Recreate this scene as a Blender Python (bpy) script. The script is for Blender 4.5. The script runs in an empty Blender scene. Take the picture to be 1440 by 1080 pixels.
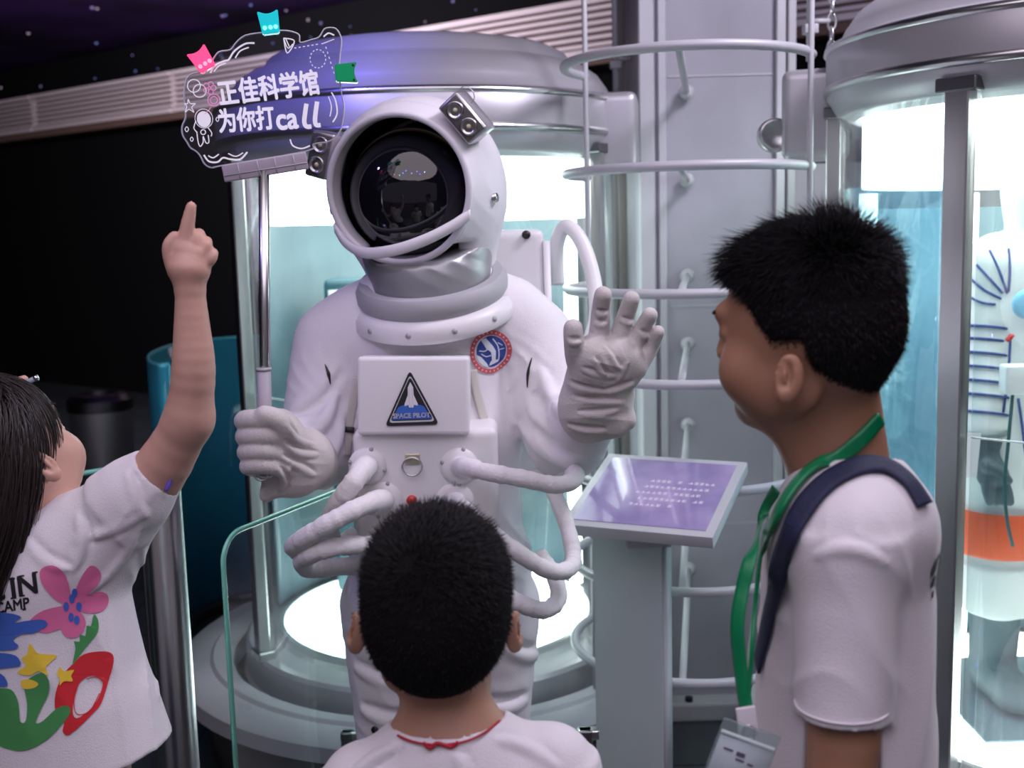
import bpy, bmesh, math, random
import numpy as np
from mathutils import Vector, Matrix, Quaternion
from mathutils.bvhtree import BVHTree
from mathutils.geometry import tessellate_polygon
import openvdb as vdb

SC = bpy.context.scene
COL = SC.collection
R = math.radians
rnd = random.Random(7)
nrs = np.random.RandomState(7)

# ------------------------------------------------------------------ camera
FPX = 1600.0
CAMLOC = Vector((0, 0, 1.55))
CAMROT = (Matrix.Rotation(R(90 - 7.83), 4, 'X') @ Matrix.Rotation(R(-1.5), 4, 'Z'))
cd = bpy.data.cameras.new('camera'); cam = bpy.data.objects.new('camera', cd); COL.objects.link(cam)
cam.matrix_world = Matrix.Translation(CAMLOC) @ CAMROT
cd.sensor_width = 36; cd.lens = FPX / 1440 * 36; cd.clip_start = 0.05; cd.clip_end = 60
cd.dof.use_dof = True; cd.dof.focus_distance = 1.75; cd.dof.aperture_fstop = 5.0
SC.camera = cam

def ray(u, v):
    return (CAMROT.to_3x3() @ Vector(((u - 720) / FPX, (540 - v) / FPX, -1))).normalized()
def P(u, v, Y):
    """world point that stands at distance Y in front of the camera, read off the photograph at (u, v)"""
    d = ray(u, v)
    return CAMLOC + d * (Y / d.y)

# ------------------------------------------------------------------ world, lights, exposure
w = bpy.data.worlds.new('world'); SC.world = w; w.use_nodes = True
bg = w.node_tree.nodes['Background']; bg.inputs[0].default_value = (0.58, 0.52, 0.66, 1); bg.inputs[1].default_value = 0.24
SC.view_settings.view_transform = 'Standard'; SC.view_settings.look = 'None'
SC.view_settings.gamma = 1; SC.view_settings.use_curve_mapping = False
SC.view_settings.exposure = 0.0
SC.cycles.max_bounces = 10; SC.cycles.transparent_max_bounces = 24; SC.cycles.sample_clamp_indirect = 6

def lamp(name, typ, loc, energy, color, size=0.5, aim=None, spot=60):
    l = bpy.data.lights.new(name, typ); l.energy = energy; l.color = color
    if typ == 'AREA': l.shape = 'DISK'; l.size = size
    else: l.shadow_soft_size = size
    if typ == 'SPOT': l.spot_size = R(spot); l.spot_blend = 1.0
    o = bpy.data.objects.new(name, l); COL.objects.link(o); o.location = loc
    if aim is not None: o.rotation_euler = (Vector(aim) - Vector(loc)).to_track_quat('-Z', 'Y').to_euler()
    return o
lamp('hall_fill', 'AREA', (-0.1, -0.5, 3.30), 92, (1.0, 0.88, 0.98), 4.4, (-0.1, -0.5, 0))  # added soft fill, made broad so the visor mirrors it only dimly
lamp('purple_wash', 'AREA', (1.4, 2.0, 3.2), 50, (0.90, 0.84, 1.0), 0.7, (0.3, 3.4, 1.9))
lamp('blue_spot', 'SPOT', (-1.1, 1.7, 3.15), 230, (0.16, 0.14, 1.0), 0.06, (-0.50, 3.05, 1.98), 24)
lamp('blue_spot', 'SPOT', (-2.2, 1.5, 3.1), 40, (0.45, 0.35, 1.0), 0.06, (-0.3, 2.2, 1.2), 40)
lamp('wall_wash', 'AREA', (-2.2, 6.6, 3.0), 150, (0.95, 0.82, 0.92), 0.8, (-2.5, 9.7, 3.0))
lamp('wall_wash', 'AREA', (1.2, 5.0, 2.7), 5, (0.72, 0.6, 0.95), 0.6, (1.2, 6.8, 3.0))
for (x, y, c, e) in ((-.9, -.2, (.1, .15, 1), 3), (-.6, .1, (.1, .15, 1), 3), (-.2, -.3, (.15, .2, 1), 3), (.2, .0, (.2, .15, 1), 3),
                     (.5, -.4, (.1, .1, 1), 3), (.8, .1, (.4, .5, 1), 2), (-1.3, -.5, (.1, 1, .5), 1.5), (-1.7, -.1, (1, .1, .2), 1.5)):
    lamp('stage_lamp', 'POINT', (x, y, 3.15), e, c, 0.035)

# ------------------------------------------------------------------ materials
MATS = {}
def mat(name, col, rough=0.6, metal=0.0, bump=0.0, bscale=200, var=0.0, vscale=6, col2=None, emit=None, es=0.0, sheen=0.0, coat=0.0, sss=0.0, spec=0.5, stretch=None):
    if name in MATS: return MATS[name]
    m = bpy.data.materials.new(name); m.use_nodes = True; nt = m.node_tree; N = nt.nodes; L = nt.links
    b = N['Principled BSDF']
    c = (*col, 1)
    b.inputs['Base Color'].default_value = c
    b.inputs['Roughness'].default_value = rough; b.inputs['Metallic'].default_value = metal
    b.inputs['Specular IOR Level'].default_value = spec
    b.inputs['Sheen Weight'].default_value = sheen; b.inputs['Coat Weight'].default_value = coat
    if sss: b.inputs['Subsurface Weight'].default_value = sss; b.inputs['Subsurface Radius'].default_value = (.012, .005, .003); b.inputs['Subsurface Scale'].default_value = 1.0
    if emit: b.inputs['Emission Color'].default_value = (*emit, 1); b.inputs['Emission Strength'].default_value = es
    tc = N.new('ShaderNodeTexCoord'); mp = N.new('ShaderNodeMapping'); L.new(tc.outputs['Object'], mp.inputs[0])
    if stretch: mp.inputs['Scale'].default_value = stretch
    n1 = N.new('ShaderNodeTexNoise'); n1.inputs['Scale'].default_value = vscale; n1.inputs['Detail'].default_value = 4
    L.new(mp.outputs[0], n1.inputs['Vector'])
    if var or col2:
        mx = N.new('ShaderNodeMix'); mx.data_type = 'RGBA'
        mx.inputs[6].default_value = c
        mx.inputs[7].default_value = (*col2, 1) if col2 else (*[x * (1 - var) for x in col], 1)
        rp = N.new('ShaderNodeMapRange'); rp.inputs[1].default_value = .35; rp.inputs[2].default_value = .65
        L.new(n1.outputs[0], rp.inputs[0]); L.new(rp.outputs[0], mx.inputs[0]); L.new(mx.outputs[2], b.inputs['Base Color'])
    if bump:
        n2 = N.new('ShaderNodeTexNoise'); n2.inputs['Scale'].default_value = bscale; n2.inputs['Detail'].default_value = 3
        L.new(mp.outputs[0], n2.inputs['Vector'])
        bp = N.new('ShaderNodeBump'); bp.inputs['Strength'].default_value = bump; bp.inputs['Distance'].default_value = 0.002
        L.new(n2.outputs[0], bp.inputs['Height']); L.new(bp.outputs[0], b.inputs['Normal'])
    MATS[name] = m; return m
def emis(name, col, s):
    if name in MATS: return MATS[name]
    m = bpy.data.materials.new(name); m.use_nodes = True; nt = m.node_tree; nt.nodes.clear()
    o = nt.nodes.new('ShaderNodeOutputMaterial'); e = nt.nodes.new('ShaderNodeEmission'); e.inputs[0].default_value = (*col, 1); e.inputs[1].default_value = s
    nt.links.new(e.outputs[0], o.inputs[0]); MATS[name] = m; return m
def glass(name, tint, refl=1.0, rough=0.02, body=None, bodyw=0.0):
    """thin clear sheet: tinted see-through, mirror-like at grazing angles, optional film body colour"""
    if name in MATS: return MATS[name]
    m = bpy.data.materials.new(name); m.use_nodes = True; nt = m.node_tree; nt.nodes.clear(); N = nt.nodes; L = nt.links
    o = N.new('ShaderNodeOutputMaterial'); t = N.new('ShaderNodeBsdfTransparent'); t.inputs[0].default_value = (*tint, 1)
    g = N.new('ShaderNodeBsdfGlossy'); g.inputs['Roughness'].default_value = rough; g.inputs[0].default_value = (1, 1, 1, 1)
    f = N.new('ShaderNodeLayerWeight'); f.inputs[0].default_value = .5
    pw = N.new('ShaderNodeMath'); pw.operation = 'POWER'; pw.inputs[1].default_value = 4.0; L.new(f.outputs['Facing'], pw.inputs[0])
    mu = N.new('ShaderNodeMath'); mu.operation = 'MULTIPLY_ADD'; mu.inputs[1].default_value = .9 * min(refl, 1); mu.inputs[2].default_value = .045 * refl; mu.use_clamp = True
    L.new(pw.outputs[0], mu.inputs[0]); src = t.outputs[0]
    if body:
        d = N.new('ShaderNodeBsdfDiffuse'); d.inputs[0].default_value = (*body, 1)
        tr = N.new('ShaderNodeBsdfTranslucent'); tr.inputs[0].default_value = (*body, 1)
        a = N.new('ShaderNodeMixShader'); a.inputs[0].default_value = .5; L.new(d.outputs[0], a.inputs[1]); L.new(tr.outputs[0], a.inputs[2])
        b = N.new('ShaderNodeMixShader'); b.inputs[0].default_value = bodyw; L.new(t.outputs[0], b.inputs[1]); L.new(a.outputs[0], b.inputs[2]); src = b.outputs[0]
    x = N.new('ShaderNodeMixShader'); L.new(mu.outputs[0], x.inputs[0]); L.new(src, x.inputs[1]); L.new(g.outputs[0], x.inputs[2]); L.new(x.outputs[0], o.inputs[0])
    MATS[name] = m; return m

M_steel = mat('brushed_steel', (.62, .62, .62), .28, 1.0, bump=.05, bscale=60, stretch=(1, 1, .05))
M_dsteel = mat('dark_steel', (.22, .22, .23), .35, 1.0)
M_capm = mat('silver_paint', (.50, .49, .52), .36, .45, var=.06)
M_pale = mat('pale_grey_paint', (.50, .50, .53), .42, .05, var=.10, vscale=3)
M_pillar = mat('pillar_paint', (.37, .36, .41), .55, 0, var=.18, vscale=3, bump=.15, bscale=25)
M_white = mat('white_plastic', (.78, .77, .78), .4)
M_suit = mat('suit_fabric', (.80, .78, .80), .8, bump=.35, bscale=380, sheen=.2)
M_glove = mat('glove_cotton', (.62, .58, .55), .85, bump=.5, bscale=420, sheen=.2, var=.12, vscale=18)
M_hose = mat('hose_fabric', (.78, .76, .76), .75, bump=.6, bscale=160)
M_grey = mat('grey_trim', (.42, .42, .44), .5)
M_black = mat('black_plastic', (.012, .012, .013), .45)
M_visor = mat('visor_gloss', (.006, .006, .009), .04, 0, coat=.6)
M_inner = mat('helmet_lining', (.02, .019, .024), .7, bump=.6, bscale=70)
M_skinB = mat('skin_tan', (.40, .205, .125), .5, sss=.15, var=.12, vscale=12, bump=.1, bscale=300)
M_skinC = mat('skin_warm', (.46, .25, .17), .5, sss=.15, var=.10, vscale=12, bump=.1, bscale=300)
M_skinG = mat('skin_light', (.62, .36, .28), .5, sss=.15, var=.08, vscale=12, bump=.1, bscale=300)
M_hair = mat('black_hair', (.014, .012, .014), .55, spec=.25)
M_haircap = mat('black_hair_base', (.010, .009, .010), .9, spec=.05, bump=.6, bscale=500)
M_hairg = mat('dark_brown_hair', (.020, .013, .012), .38, spec=.5)
M_tee = mat('white_cotton', (.74, .70, .73), .9, bump=.35, bscale=500, sheen=.2)
M_green = mat('green_ribbon', (.0, .20, .07), .4, bump=.2, bscale=300)
M_navy = mat('navy_webbing', (.012, .016, .055), .7, bump=.5, bscale=300)
M_lip = mat('lips', (.30, .09, .08), .45)
M_eye = mat('eye_white', (.7, .7, .7), .2)
M_red = mat('red_gloss', (.55, .03, .03), .3)
M_glass = glass('clear_glass', (.93, .975, .97), 1.0)
M_edge = mat('glass_edge', (.30, .80, .66), .25, spec=.8, coat=.5)
M_edge.node_tree.nodes['Principled BSDF'].inputs['Transmission Weight'].default_value = .35
M_film = glass('blue_film_glass', (.25, .60, .72), .8, body=(.10, .62, .85), bodyw=.78)
M_acryl = glass('clear_acrylic', (.80, .80, .84), 1.3)
E_white = emis('lit_white', (.90, 1.0, .98), 6)
E_floor = emis('lit_floor', (.88, 1.0, .98), 6)

# ------------------------------------------------------------------ object helpers
def rootloc(o):
    while o.parent is not None: o = o.parent
    return o.location
def thing(name, label, cat, loc, group=None):
    o = bpy.data.objects.new(name, None); COL.objects.link(o); o.location = loc; o.empty_display_size = .05
    o['label'] = label; o['category'] = cat
    if group: o['group'] = group
    return o
def link(name, me, m, parent=None, label=None, smooth=True, world=True):
    o = bpy.data.objects.new(name, me); COL.objects.link(o)
    if m is not None:
        me.materials.clear(); me.materials.append(m)
    if parent is not None:
        if world: me.transform(Matrix.Translation(-Vector(rootloc(parent))))
        o.parent = parent
    if smooth: me.polygons.foreach_set('use_smooth', [True] * len(me.polygons))
    if label: o['label'] = label
    return o
def tag(o, label, cat, group=None):
    o['label'] = label; o['category'] = cat
    if group: o['group'] = group
    return o
def toplevel(name, me, m, label, cat, smooth=True, group=None):
    """one-mesh thing: origin put at its base"""
    co = np.empty(len(me.vertices) * 3, 'f'); me.vertices.foreach_get('co', co); co = co.reshape(-1, 3)
    b = Vector(((co[:, 0].min() + co[:, 0].max()) / 2, (co[:, 1].min() + co[:, 1].max()) / 2, co[:, 2].min()))
    me.transform(Matrix.Translation(-b)); o = link(name, me, m, None, None, smooth); o.location = b
    return tag(o, label, cat, group)
def struct(name, me, m, parent=None, smooth=False):
    o = link(name, me, m, parent, None, smooth)
    if parent is None: o['kind'] = 'structure'
    return o
def pymesh(name, V, F):
    me = bpy.data.meshes.new(name); me.from_pydata([tuple(v) for v in V], [], [tuple(f) for f in F]); me.update(); return me
def bm_mesh(name, bm):
    me = bpy.data.meshes.new(name); bm.to_mesh(me); bm.free(); return me
def frame(o, x, y, z=None):
    x = Vector(x).normalized(); y = Vector(y); y = (y - x * y.dot(x)).normalized(); z = x.cross(y)
    m = Matrix((x, y, z)).transposed().to_4x4(); m.translation = Vector(o); return m
def box_bm(bm, c, h, M=None, bev=0.0, seg=2):
    r = bmesh.ops.create_cube(bm, size=1); vs = r['verts']
    T = Matrix.Translation(Vector(c)) @ Matrix.Diagonal((2 * h[0], 2 * h[1], 2 * h[2], 1))
    bmesh.ops.transform(bm, matrix=(M @ T) if M is not None else T, verts=vs)
    if bev > 0:
        es = list({e for v in vs for e in v.link_edges})
        bmesh.ops.bevel(bm, geom=es, offset=bev, segments=seg, affect='EDGES', profile=.6)
def box(name, c, h, M=None, bev=0.0, seg=2):
    bm = bmesh.new(); box_bm(bm, c, h, M, bev, seg); return bm_mesh(name, bm)
def lathe(name, prof, c=(0, 0, 0), a0=0, a1=360, seg=64, closed=False, M=None):
    """spin (r, z) points round the vertical through c; closed: profile is a loop"""
    full = abs(a1 - a0 - 360) < 1e-6; n = seg if full else seg + 1; V = []; F = []
    k = len(prof)
    for i in range(n):
        a = R(a0 + (a1 - a0) * i / seg)
        for (r, z) in prof: V.append((c[0] + r * math.cos(a), c[1] + r * math.sin(a), c[2] + z))
    for i in range(seg):
        j = (i + 1) % n
        for q in range(k if closed else k - 1):
            q2 = (q + 1) % k; F.append((i * k + q, j * k + q, j * k + q2, i * k + q2))
    if closed and not full:
        F.append(tuple(range(k))[::-1]); F.append(tuple((n - 1) * k + q for q in range(k)))
    me = pymesh(name, V, F); bm = bmesh.new(); bm.from_mesh(me); bmesh.ops.remove_doubles(bm, verts=bm.verts, dist=1e-6)
    bmesh.ops.recalc_face_normals(bm, faces=bm.faces); bm.to_mesh(me); bm.free()
    if M is not None: me.transform(M)
    return me
def sharp(o, ang=35):
    me = o.data
    bm = bmesh.new(); bm.from_mesh(me)
    for e in bm.edges:
        if len(e.link_faces) == 2 and e.calc_face_angle(0) > R(ang): e.smooth = False
    bm.to_mesh(me); bm.free(); return o
def catmull(pts, n=8, closed=False):
    pts = [Vector(p) for p in pts]; out = []; N = len(pts)
    rng = range(N) if closed else range(N - 1)
    for i in rng:
        g = (lambda k: pts[k % N]) if closed else (lambda k: pts[min(max(k, 0), N - 1)])
        a, b, c, d = g(i - 1), g(i), g(i + 1), g(i + 2)
        for s in range(n):
            t = s / n
            out.append(.5 * ((2 * b) + (c - a) * t + (2 * a - 5 * b + 4 * c - d) * t * t + (3 * b - a - 3 * c + d) * t ** 3))
    if not closed: out.append(pts[-1].copy())
    return out
def tube(name, pts, r, seg=12, smooth=8, closed=False, radf=None, cap=True):
    pts = catmull(pts, smooth, closed) if smooth else [Vector(p) for p in pts]
    n = len(pts); V = []; F = []
    T = [(pts[(i + 1) % n if closed else min(i + 1, n - 1)] - pts[(i - 1) % n if closed else max(i - 1, 0)]).normalized() for i in range(n)]
    u = T[0].orthogonal().normalized()
    for i in range(n):
        u = (u - T[i] * u.dot(T[i])).normalized(); v = T[i].cross(u)
        rr = (radf(i / (n - 1)) if radf else r)
        for k in range(seg):
            a = 2 * math.pi * k / seg; V.append(pts[i] + (u * math.cos(a) + v * math.sin(a)) * rr)
    for i in range(n if closed else n - 1):
        j = (i + 1) % n
        for k in range(seg): k2 = (k + 1) % seg; F.append((i * seg + k, i * seg + k2, j * seg + k2, j * seg + k))
    if cap and not closed:
        F.append(tuple(range(seg))[::-1]); F.append(tuple((n - 1) * seg + k for k in range(seg)))
    return pymesh(name, V, F)
def cyl(name, a, b, r, seg=24, r2=None):
    return tube(name, [a, b], r, seg, 0, radf=(lambda t: r + (r2 - r) * t) if r2 is not None else None)
def join(name, meshes):
    bm = bmesh.new()
    for m in meshes: bm.from_mesh(m)
    return bm_mesh(name, bm)
def ribbon(name, pts, nrm, width, th=0.0015, n=8):
    """flat band swept along pts, lying on a surface with normals nrm"""
    p = catmull(pts, n); q = catmull(nrm, n); V = []; F = []; m = len(p)
    for i in range(m):
        t = (p[min(i + 1, m - 1)] - p[max(i - 1, 0)]).normalized(); nn = q[i].normalized(); s = t.cross(nn).normalized()
        wd = width(i / (m - 1)) if callable(width) else width
        for (a, b) in ((-1, 0), (-.5, .25), (0, .35), (.5, .25), (1, 0)): V.append(p[i] + s * a * wd / 2 + nn * (b * .0015 + th))
        for a in (1, -1): V.append(p[i] + s * a * wd / 2)
    for i in range(m - 1):
        for k in range(7): k2 = (k + 1) % 7; F.append((i * 7 + k, i * 7 + k2, (i + 1) * 7 + k2, (i + 1) * 7 + k))
    F.append(tuple(range(7))[::-1]); F.append(tuple((m - 1) * 7 + k for k in range(7)))
    me = pymesh(name, V, F); bm = bmesh.new(); bm.from_mesh(me); bmesh.ops.recalc_face_normals(bm, faces=bm.faces); bm.to_mesh(me); bm.free(); return me

# ------------------------------------------------------------------ distance-field modeller
class Vol:
    def __init__(s, lo, hi, h):
        s.lo = np.array(lo, 'f'); s.h = h; n = np.ceil((np.array(hi) - np.array(lo)) / h).astype(int) + 1; s.n = n
        s.f = np.full(n, .08, 'f'); s.ax = [s.lo[i] + h * np.arange(n[i], dtype='f') for i in range(3)]; s.M = Matrix.Identity(4); s.sc = 1.0
    def W(s, p): return np.array((s.M @ Vector(p))[:], 'f')
    def reg(s, lo, hi):
        a = np.clip(np.floor((lo - s.lo) / s.h).astype(int), 0, s.n); b = np.clip(np.ceil((hi - s.lo) / s.h).astype(int) + 1, 0, s.n)
        sl = tuple(slice(a[i], b[i]) for i in range(3))
        return sl, s.ax[0][sl[0]][:, None, None], s.ax[1][sl[1]][None, :, None], s.ax[2][sl[2]][None, None, :]
    def comb(s, sl, d, k, op):
        f = s.f[sl]
        if f.size == 0: return
        if op == 'add': h = np.clip(.5 + .5 * (f - d) / k, 0, 1); s.f[sl] = f * (1 - h) + d * h - k * h * (1 - h)
        elif op == 'sub': d = -d; h = np.clip(.5 - .5 * (f - d) / k, 0, 1); s.f[sl] = f * (1 - h) + d * h + k * h * (1 - h)
    def ell(s, c, r, k=.01, op='add', rot=None):
        c = s.W(c); r = np.array(r, 'f') * s.sc; m = max(r) + k + 2 * s.h
        sl, x, y, z = s.reg(c - m, c + m)
        Rm = s.M.to_3x3().normalized() @ (rot if rot is not None else Matrix.Identity(3)); A = np.array(Rm, 'f').T
        dx, dy, dz = x - c[0], y - c[1], z - c[2]
        q = [A[i, 0] * dx + A[i, 1] * dy + A[i, 2] * dz for i in range(3)]
        k0 = np.sqrt(sum((q[i] / r[i]) ** 2 for i in range(3))) + 1e-6; k1 = np.sqrt(sum((q[i] / r[i] ** 2) ** 2 for i in range(3))) + 1e-6
        s.comb(sl, k0 * (k0 - 1) / k1, k, op)
    def cap(s, a, b, ra, rb=None, k=.01, op='add', side=None, ratio=1.0, flat=False):
        """rounded cone a->b; side/ratio: stretched by ratio along side; flat: cut square at both ends"""
        rb = ra if rb is None else rb; a = s.W(a); b = s.W(b); ra *= s.sc; rb *= s.sc
        m = max(ra, rb) * max(ratio, 1) + k + 2 * s.h
        sl, x, y, z = s.reg(np.minimum(a, b) - m, np.maximum(a, b) + m)
        ab = b - a; L2 = float(ab @ ab) + 1e-12
        dx, dy, dz = x - a[0], y - a[1], z - a[2]
        t0 = (dx * ab[0] + dy * ab[1] + dz * ab[2]) / L2; t = np.clip(t0, 0, 1)
        px, py, pz = dx - t * ab[0], dy - t * ab[1], dz - t * ab[2]
        if side is not None:
            sd = np.array((s.M.to_3x3().normalized() @ Vector(side)).normalized()[:], 'f'); e = px * sd[0] + py * sd[1] + pz * sd[2]; f = e * (1 / ratio - 1)
            px, py, pz = px + f * sd[0], py + f * sd[1], pz + f * sd[2]
        d = np.sqrt(px ** 2 + py ** 2 + pz ** 2) - (ra + (rb - ra) * t)
        if flat:
            L = math.sqrt(L2); d = np.maximum(d, np.maximum(-t0 * L, (t0 - 1) * L))
        s.comb(sl, d, k, op)
    def chain(s, pts, k=.01, op='add', side=None, ratio=1.0):
        if len(pts) > 2:                                  # rounded bends and an even taper
            cp = catmull([tuple(p) for p, _ in pts], 4); cr = catmull([(r, 0, 0) for _, r in pts], 4); pts = [(c_, r_.x) for c_, r_ in zip(cp, cr)]
        P_ = [s.W(p) for p, _ in pts]; Rr = [r * s.sc for _, r in pts]; m = max(Rr) + k + 2 * s.h
        sl, x, y, z = s.reg(np.min(P_, axis=0) - m, np.max(P_, axis=0) + m); D = None
        for a, b, ra, rb in zip(P_[:-1], P_[1:], Rr[:-1], Rr[1:]):
            ab = b - a; L2 = float(ab @ ab) + 1e-12; dx, dy, dz = x - a[0], y - a[1], z - a[2]
            t = np.clip((dx * ab[0] + dy * ab[1] + dz * ab[2]) / L2, 0, 1)
            d = np.sqrt((dx - t * ab[0]) ** 2 + (dy - t * ab[1]) ** 2 + (dz - t * ab[2]) ** 2) - (ra + (rb - ra) * t)
            if D is None: D = d
            else:
                kk = min(ra, rb) * .05 + 1e-5; h = np.clip(.5 + .5 * (D - d) / kk, 0, 1); D = D * (1 - h) + d * h - kk * h * (1 - h)
        s.comb(sl, D, k, op)
    def box(s, c, h, rd=.005, k=.004, op='add', rot=None):
        c = s.W(c); h = np.array(h, 'f') * s.sc; m = float(np.linalg.norm(h)) + k + 2 * s.h
        sl, x, y, z = s.reg(c - m, c + m)
        A = np.array(s.M.to_3x3().normalized() @ (rot if rot is not None else Matrix.Identity(3)), 'f').T
        dx, dy, dz = x - c[0], y - c[1], z - c[2]
        q = [np.abs(A[i, 0] * dx + A[i, 1] * dy + A[i, 2] * dz) - (h[i] - rd) for i in range(3)]
        d = np.sqrt(sum(np.maximum(v, 0) ** 2 for v in q)) + np.minimum(np.maximum(np.maximum(q[0], q[1]), q[2]), 0) - rd
        s.comb(sl, d, k, op)
    def plane_cut(s, p, nrm, k=.003):
        """remove everything on the side nrm points to"""
        p = s.W(p); n = np.array((s.M.to_3x3().normalized() @ Vector(nrm)).normalized()[:], 'f')
        x, y, z = s.ax[0][:, None, None], s.ax[1][None, :, None], s.ax[2][None, None, :]
        d = -((x - p[0]) * n[0] + (y - p[1]) * n[1] + (z - p[2]) * n[2])
        sl = (slice(None),) * 3; s.comb(sl, d, k, 'sub')
    def fold(s, amp, d, freq, seed=0, c=None, rad=.1, warp=1.2):
        """cloth folds: ridges running across direction d, near c"""
        c = None if c is None else np.array(c[:], 'f')
        sl, x, y, z = s.reg(c - rad, c + rad) if c is not None else s.reg(s.lo, s.lo + s.h * s.n)
        d = np.array(Vector(d).normalized()[:], 'f'); r = np.random.RandomState(seed); K = r.randn(5, 3) * 14; ph = r.rand(6) * 6.28
        wv = warp * (np.sin(K[0, 0] * x + K[0, 1] * y + K[0, 2] * z + ph[0]) + .6 * np.sin(K[1, 0] * x + K[1, 1] * y + K[1, 2] * z + ph[1]))
        g = np.sin(freq * (d[0] * x + d[1] * y + d[2] * z) + wv + ph[2])
        g = 1 - np.sqrt(np.abs(g) + .02) * 1.2
        g = g * (.55 + .45 * np.sin(1.4 * (K[2, 0] * x + K[2, 1] * y + K[2, 2] * z) + ph[3]))
        if c is not None:
            e = np.sqrt((x - c[0]) ** 2 + (y - c[1]) ** 2 + (z - c[2]) ** 2) / rad; g = g * np.clip(1.5 * (1 - e), 0, 1)
        s.f[sl] = s.f[sl] - amp * g
    def hit(s, u, v_):
        """first solid cell along the line of sight through photo pixel (u, v_)"""
        d = np.array(ray(u, v_)[:]); t = np.arange(.7, 3.2, s.h * .5); p = np.array(CAMLOC[:])[None] + t[:, None] * d[None]
        i = np.round((p - s.lo) / s.h).astype(int); ok = np.all((i >= 0) & (i < s.n), axis=1); i = np.clip(i, 0, s.n - 1)
        f = np.where(ok, s.f[i[:, 0], i[:, 1], i[:, 2]], 1.0); k = np.argmax(f < 0)
        return Vector(p[k]) if f[k] < 0 else None
    def crease(s, pts, r=.006, k=.012):
        """a soft cloth ridge with a hollow beside it, laid on the surface already built"""
        q = catmull([(a, b, 0) for a, b in pts], 4); n = len(q); H_ = [s.hit(p.x, p.y) for p in q]
        t = [(q[min(i + 1, n - 1)] - q[max(i - 1, 0)]).normalized() for i in range(n)]; G_ = [s.hit(q[i].x + t[i].y * r * 1100, q[i].y - t[i].x * r * 1100) for i in range(n)]
        for L_ in (H_, G_):                               # even out the steps of the grid
            for _ in range(6):
                c_ = list(L_)
                for i in range(1, n - 1):
                    if None not in (c_[i - 1], c_[i], c_[i + 1]) and (c_[i - 1] - c_[i + 1]).length < .08: L_[i] = (c_[i - 1] + c_[i] * 2 + c_[i + 1]) / 4
        for i in range(n - 1):
            r0, r1 = [r * (.25 + .75 * math.sin(math.pi * min(max(j / (n - 1), .0), 1))) for j in (i, i + 1)]
            a, b = G_[i], G_[i + 1]
            if a is not None and b is not None and (a - b).length < .05: v0 = (a - CAMLOC).normalized(); s.cap(a - v0 * r0 * .7, b - v0 * r1 * .7, r0, r1, k, 'sub')
        for i in range(n - 1):
            r0, r1 = [r * (.25 + .75 * math.sin(math.pi * min(max(j / (n - 1), .0), 1))) for j in (i, i + 1)]
            a, b = H_[i], H_[i + 1]
            if a is not None and b is not None and (a - b).length < .05: v0 = (a - CAMLOC).normalized(); s.cap(a + v0 * r0 * .7, b + v0 * r1 * .7, r0, r1, k)
    def mesh(s, name, adapt=0.0):
        g = vdb.FloatGrid(background=.08)
        s.f[0] = s.f[-1] = .08; s.f[:, 0] = s.f[:, -1] = .08; s.f[:, :, 0] = s.f[:, :, -1] = .08
        g.copyFromArray(np.ascontiguousarray(s.f)); out = g.convertToPolygons(isovalue=0.0, adaptivity=adapt)
        pts, tris, quads = out if len(out) == 3 else (out[0], np.zeros((0, 3), int), out[1])
        V = np.asarray(pts, 'f') * s.h + s.lo
        me = bpy.data.meshes.new(name); nt, nq = len(tris), len(quads)
        me.vertices.add(len(V)); me.vertices.foreach_set('co', V.ravel())
        idx = np.concatenate([np.asarray(tris).ravel(), np.asarray(quads).ravel()]).astype('i')
        me.loops.add(len(idx)); me.loops.foreach_set('vertex_index', idx)
        me.polygons.add(nt + nq); st = np.concatenate([np.arange(nt) * 3, nt * 3 + np.arange(nq) * 4]).astype('i')
        me.polygons.foreach_set('loop_start', st); me.update(calc_edges=True); me.validate()
        # outward normals, largest island only
        bm = bmesh.new(); bm.from_mesh(me)
        vol = bm.calc_volume(signed=True)
        if vol < 0: bmesh.ops.reverse_faces(bm, faces=bm.faces)
        for _ in range(1): bmesh.ops.smooth_vert(bm, verts=bm.verts, factor=.5, use_axis_x=True, use_axis_y=True, use_axis_z=True)
        bm.to_mesh(me); bm.free(); return me

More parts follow.
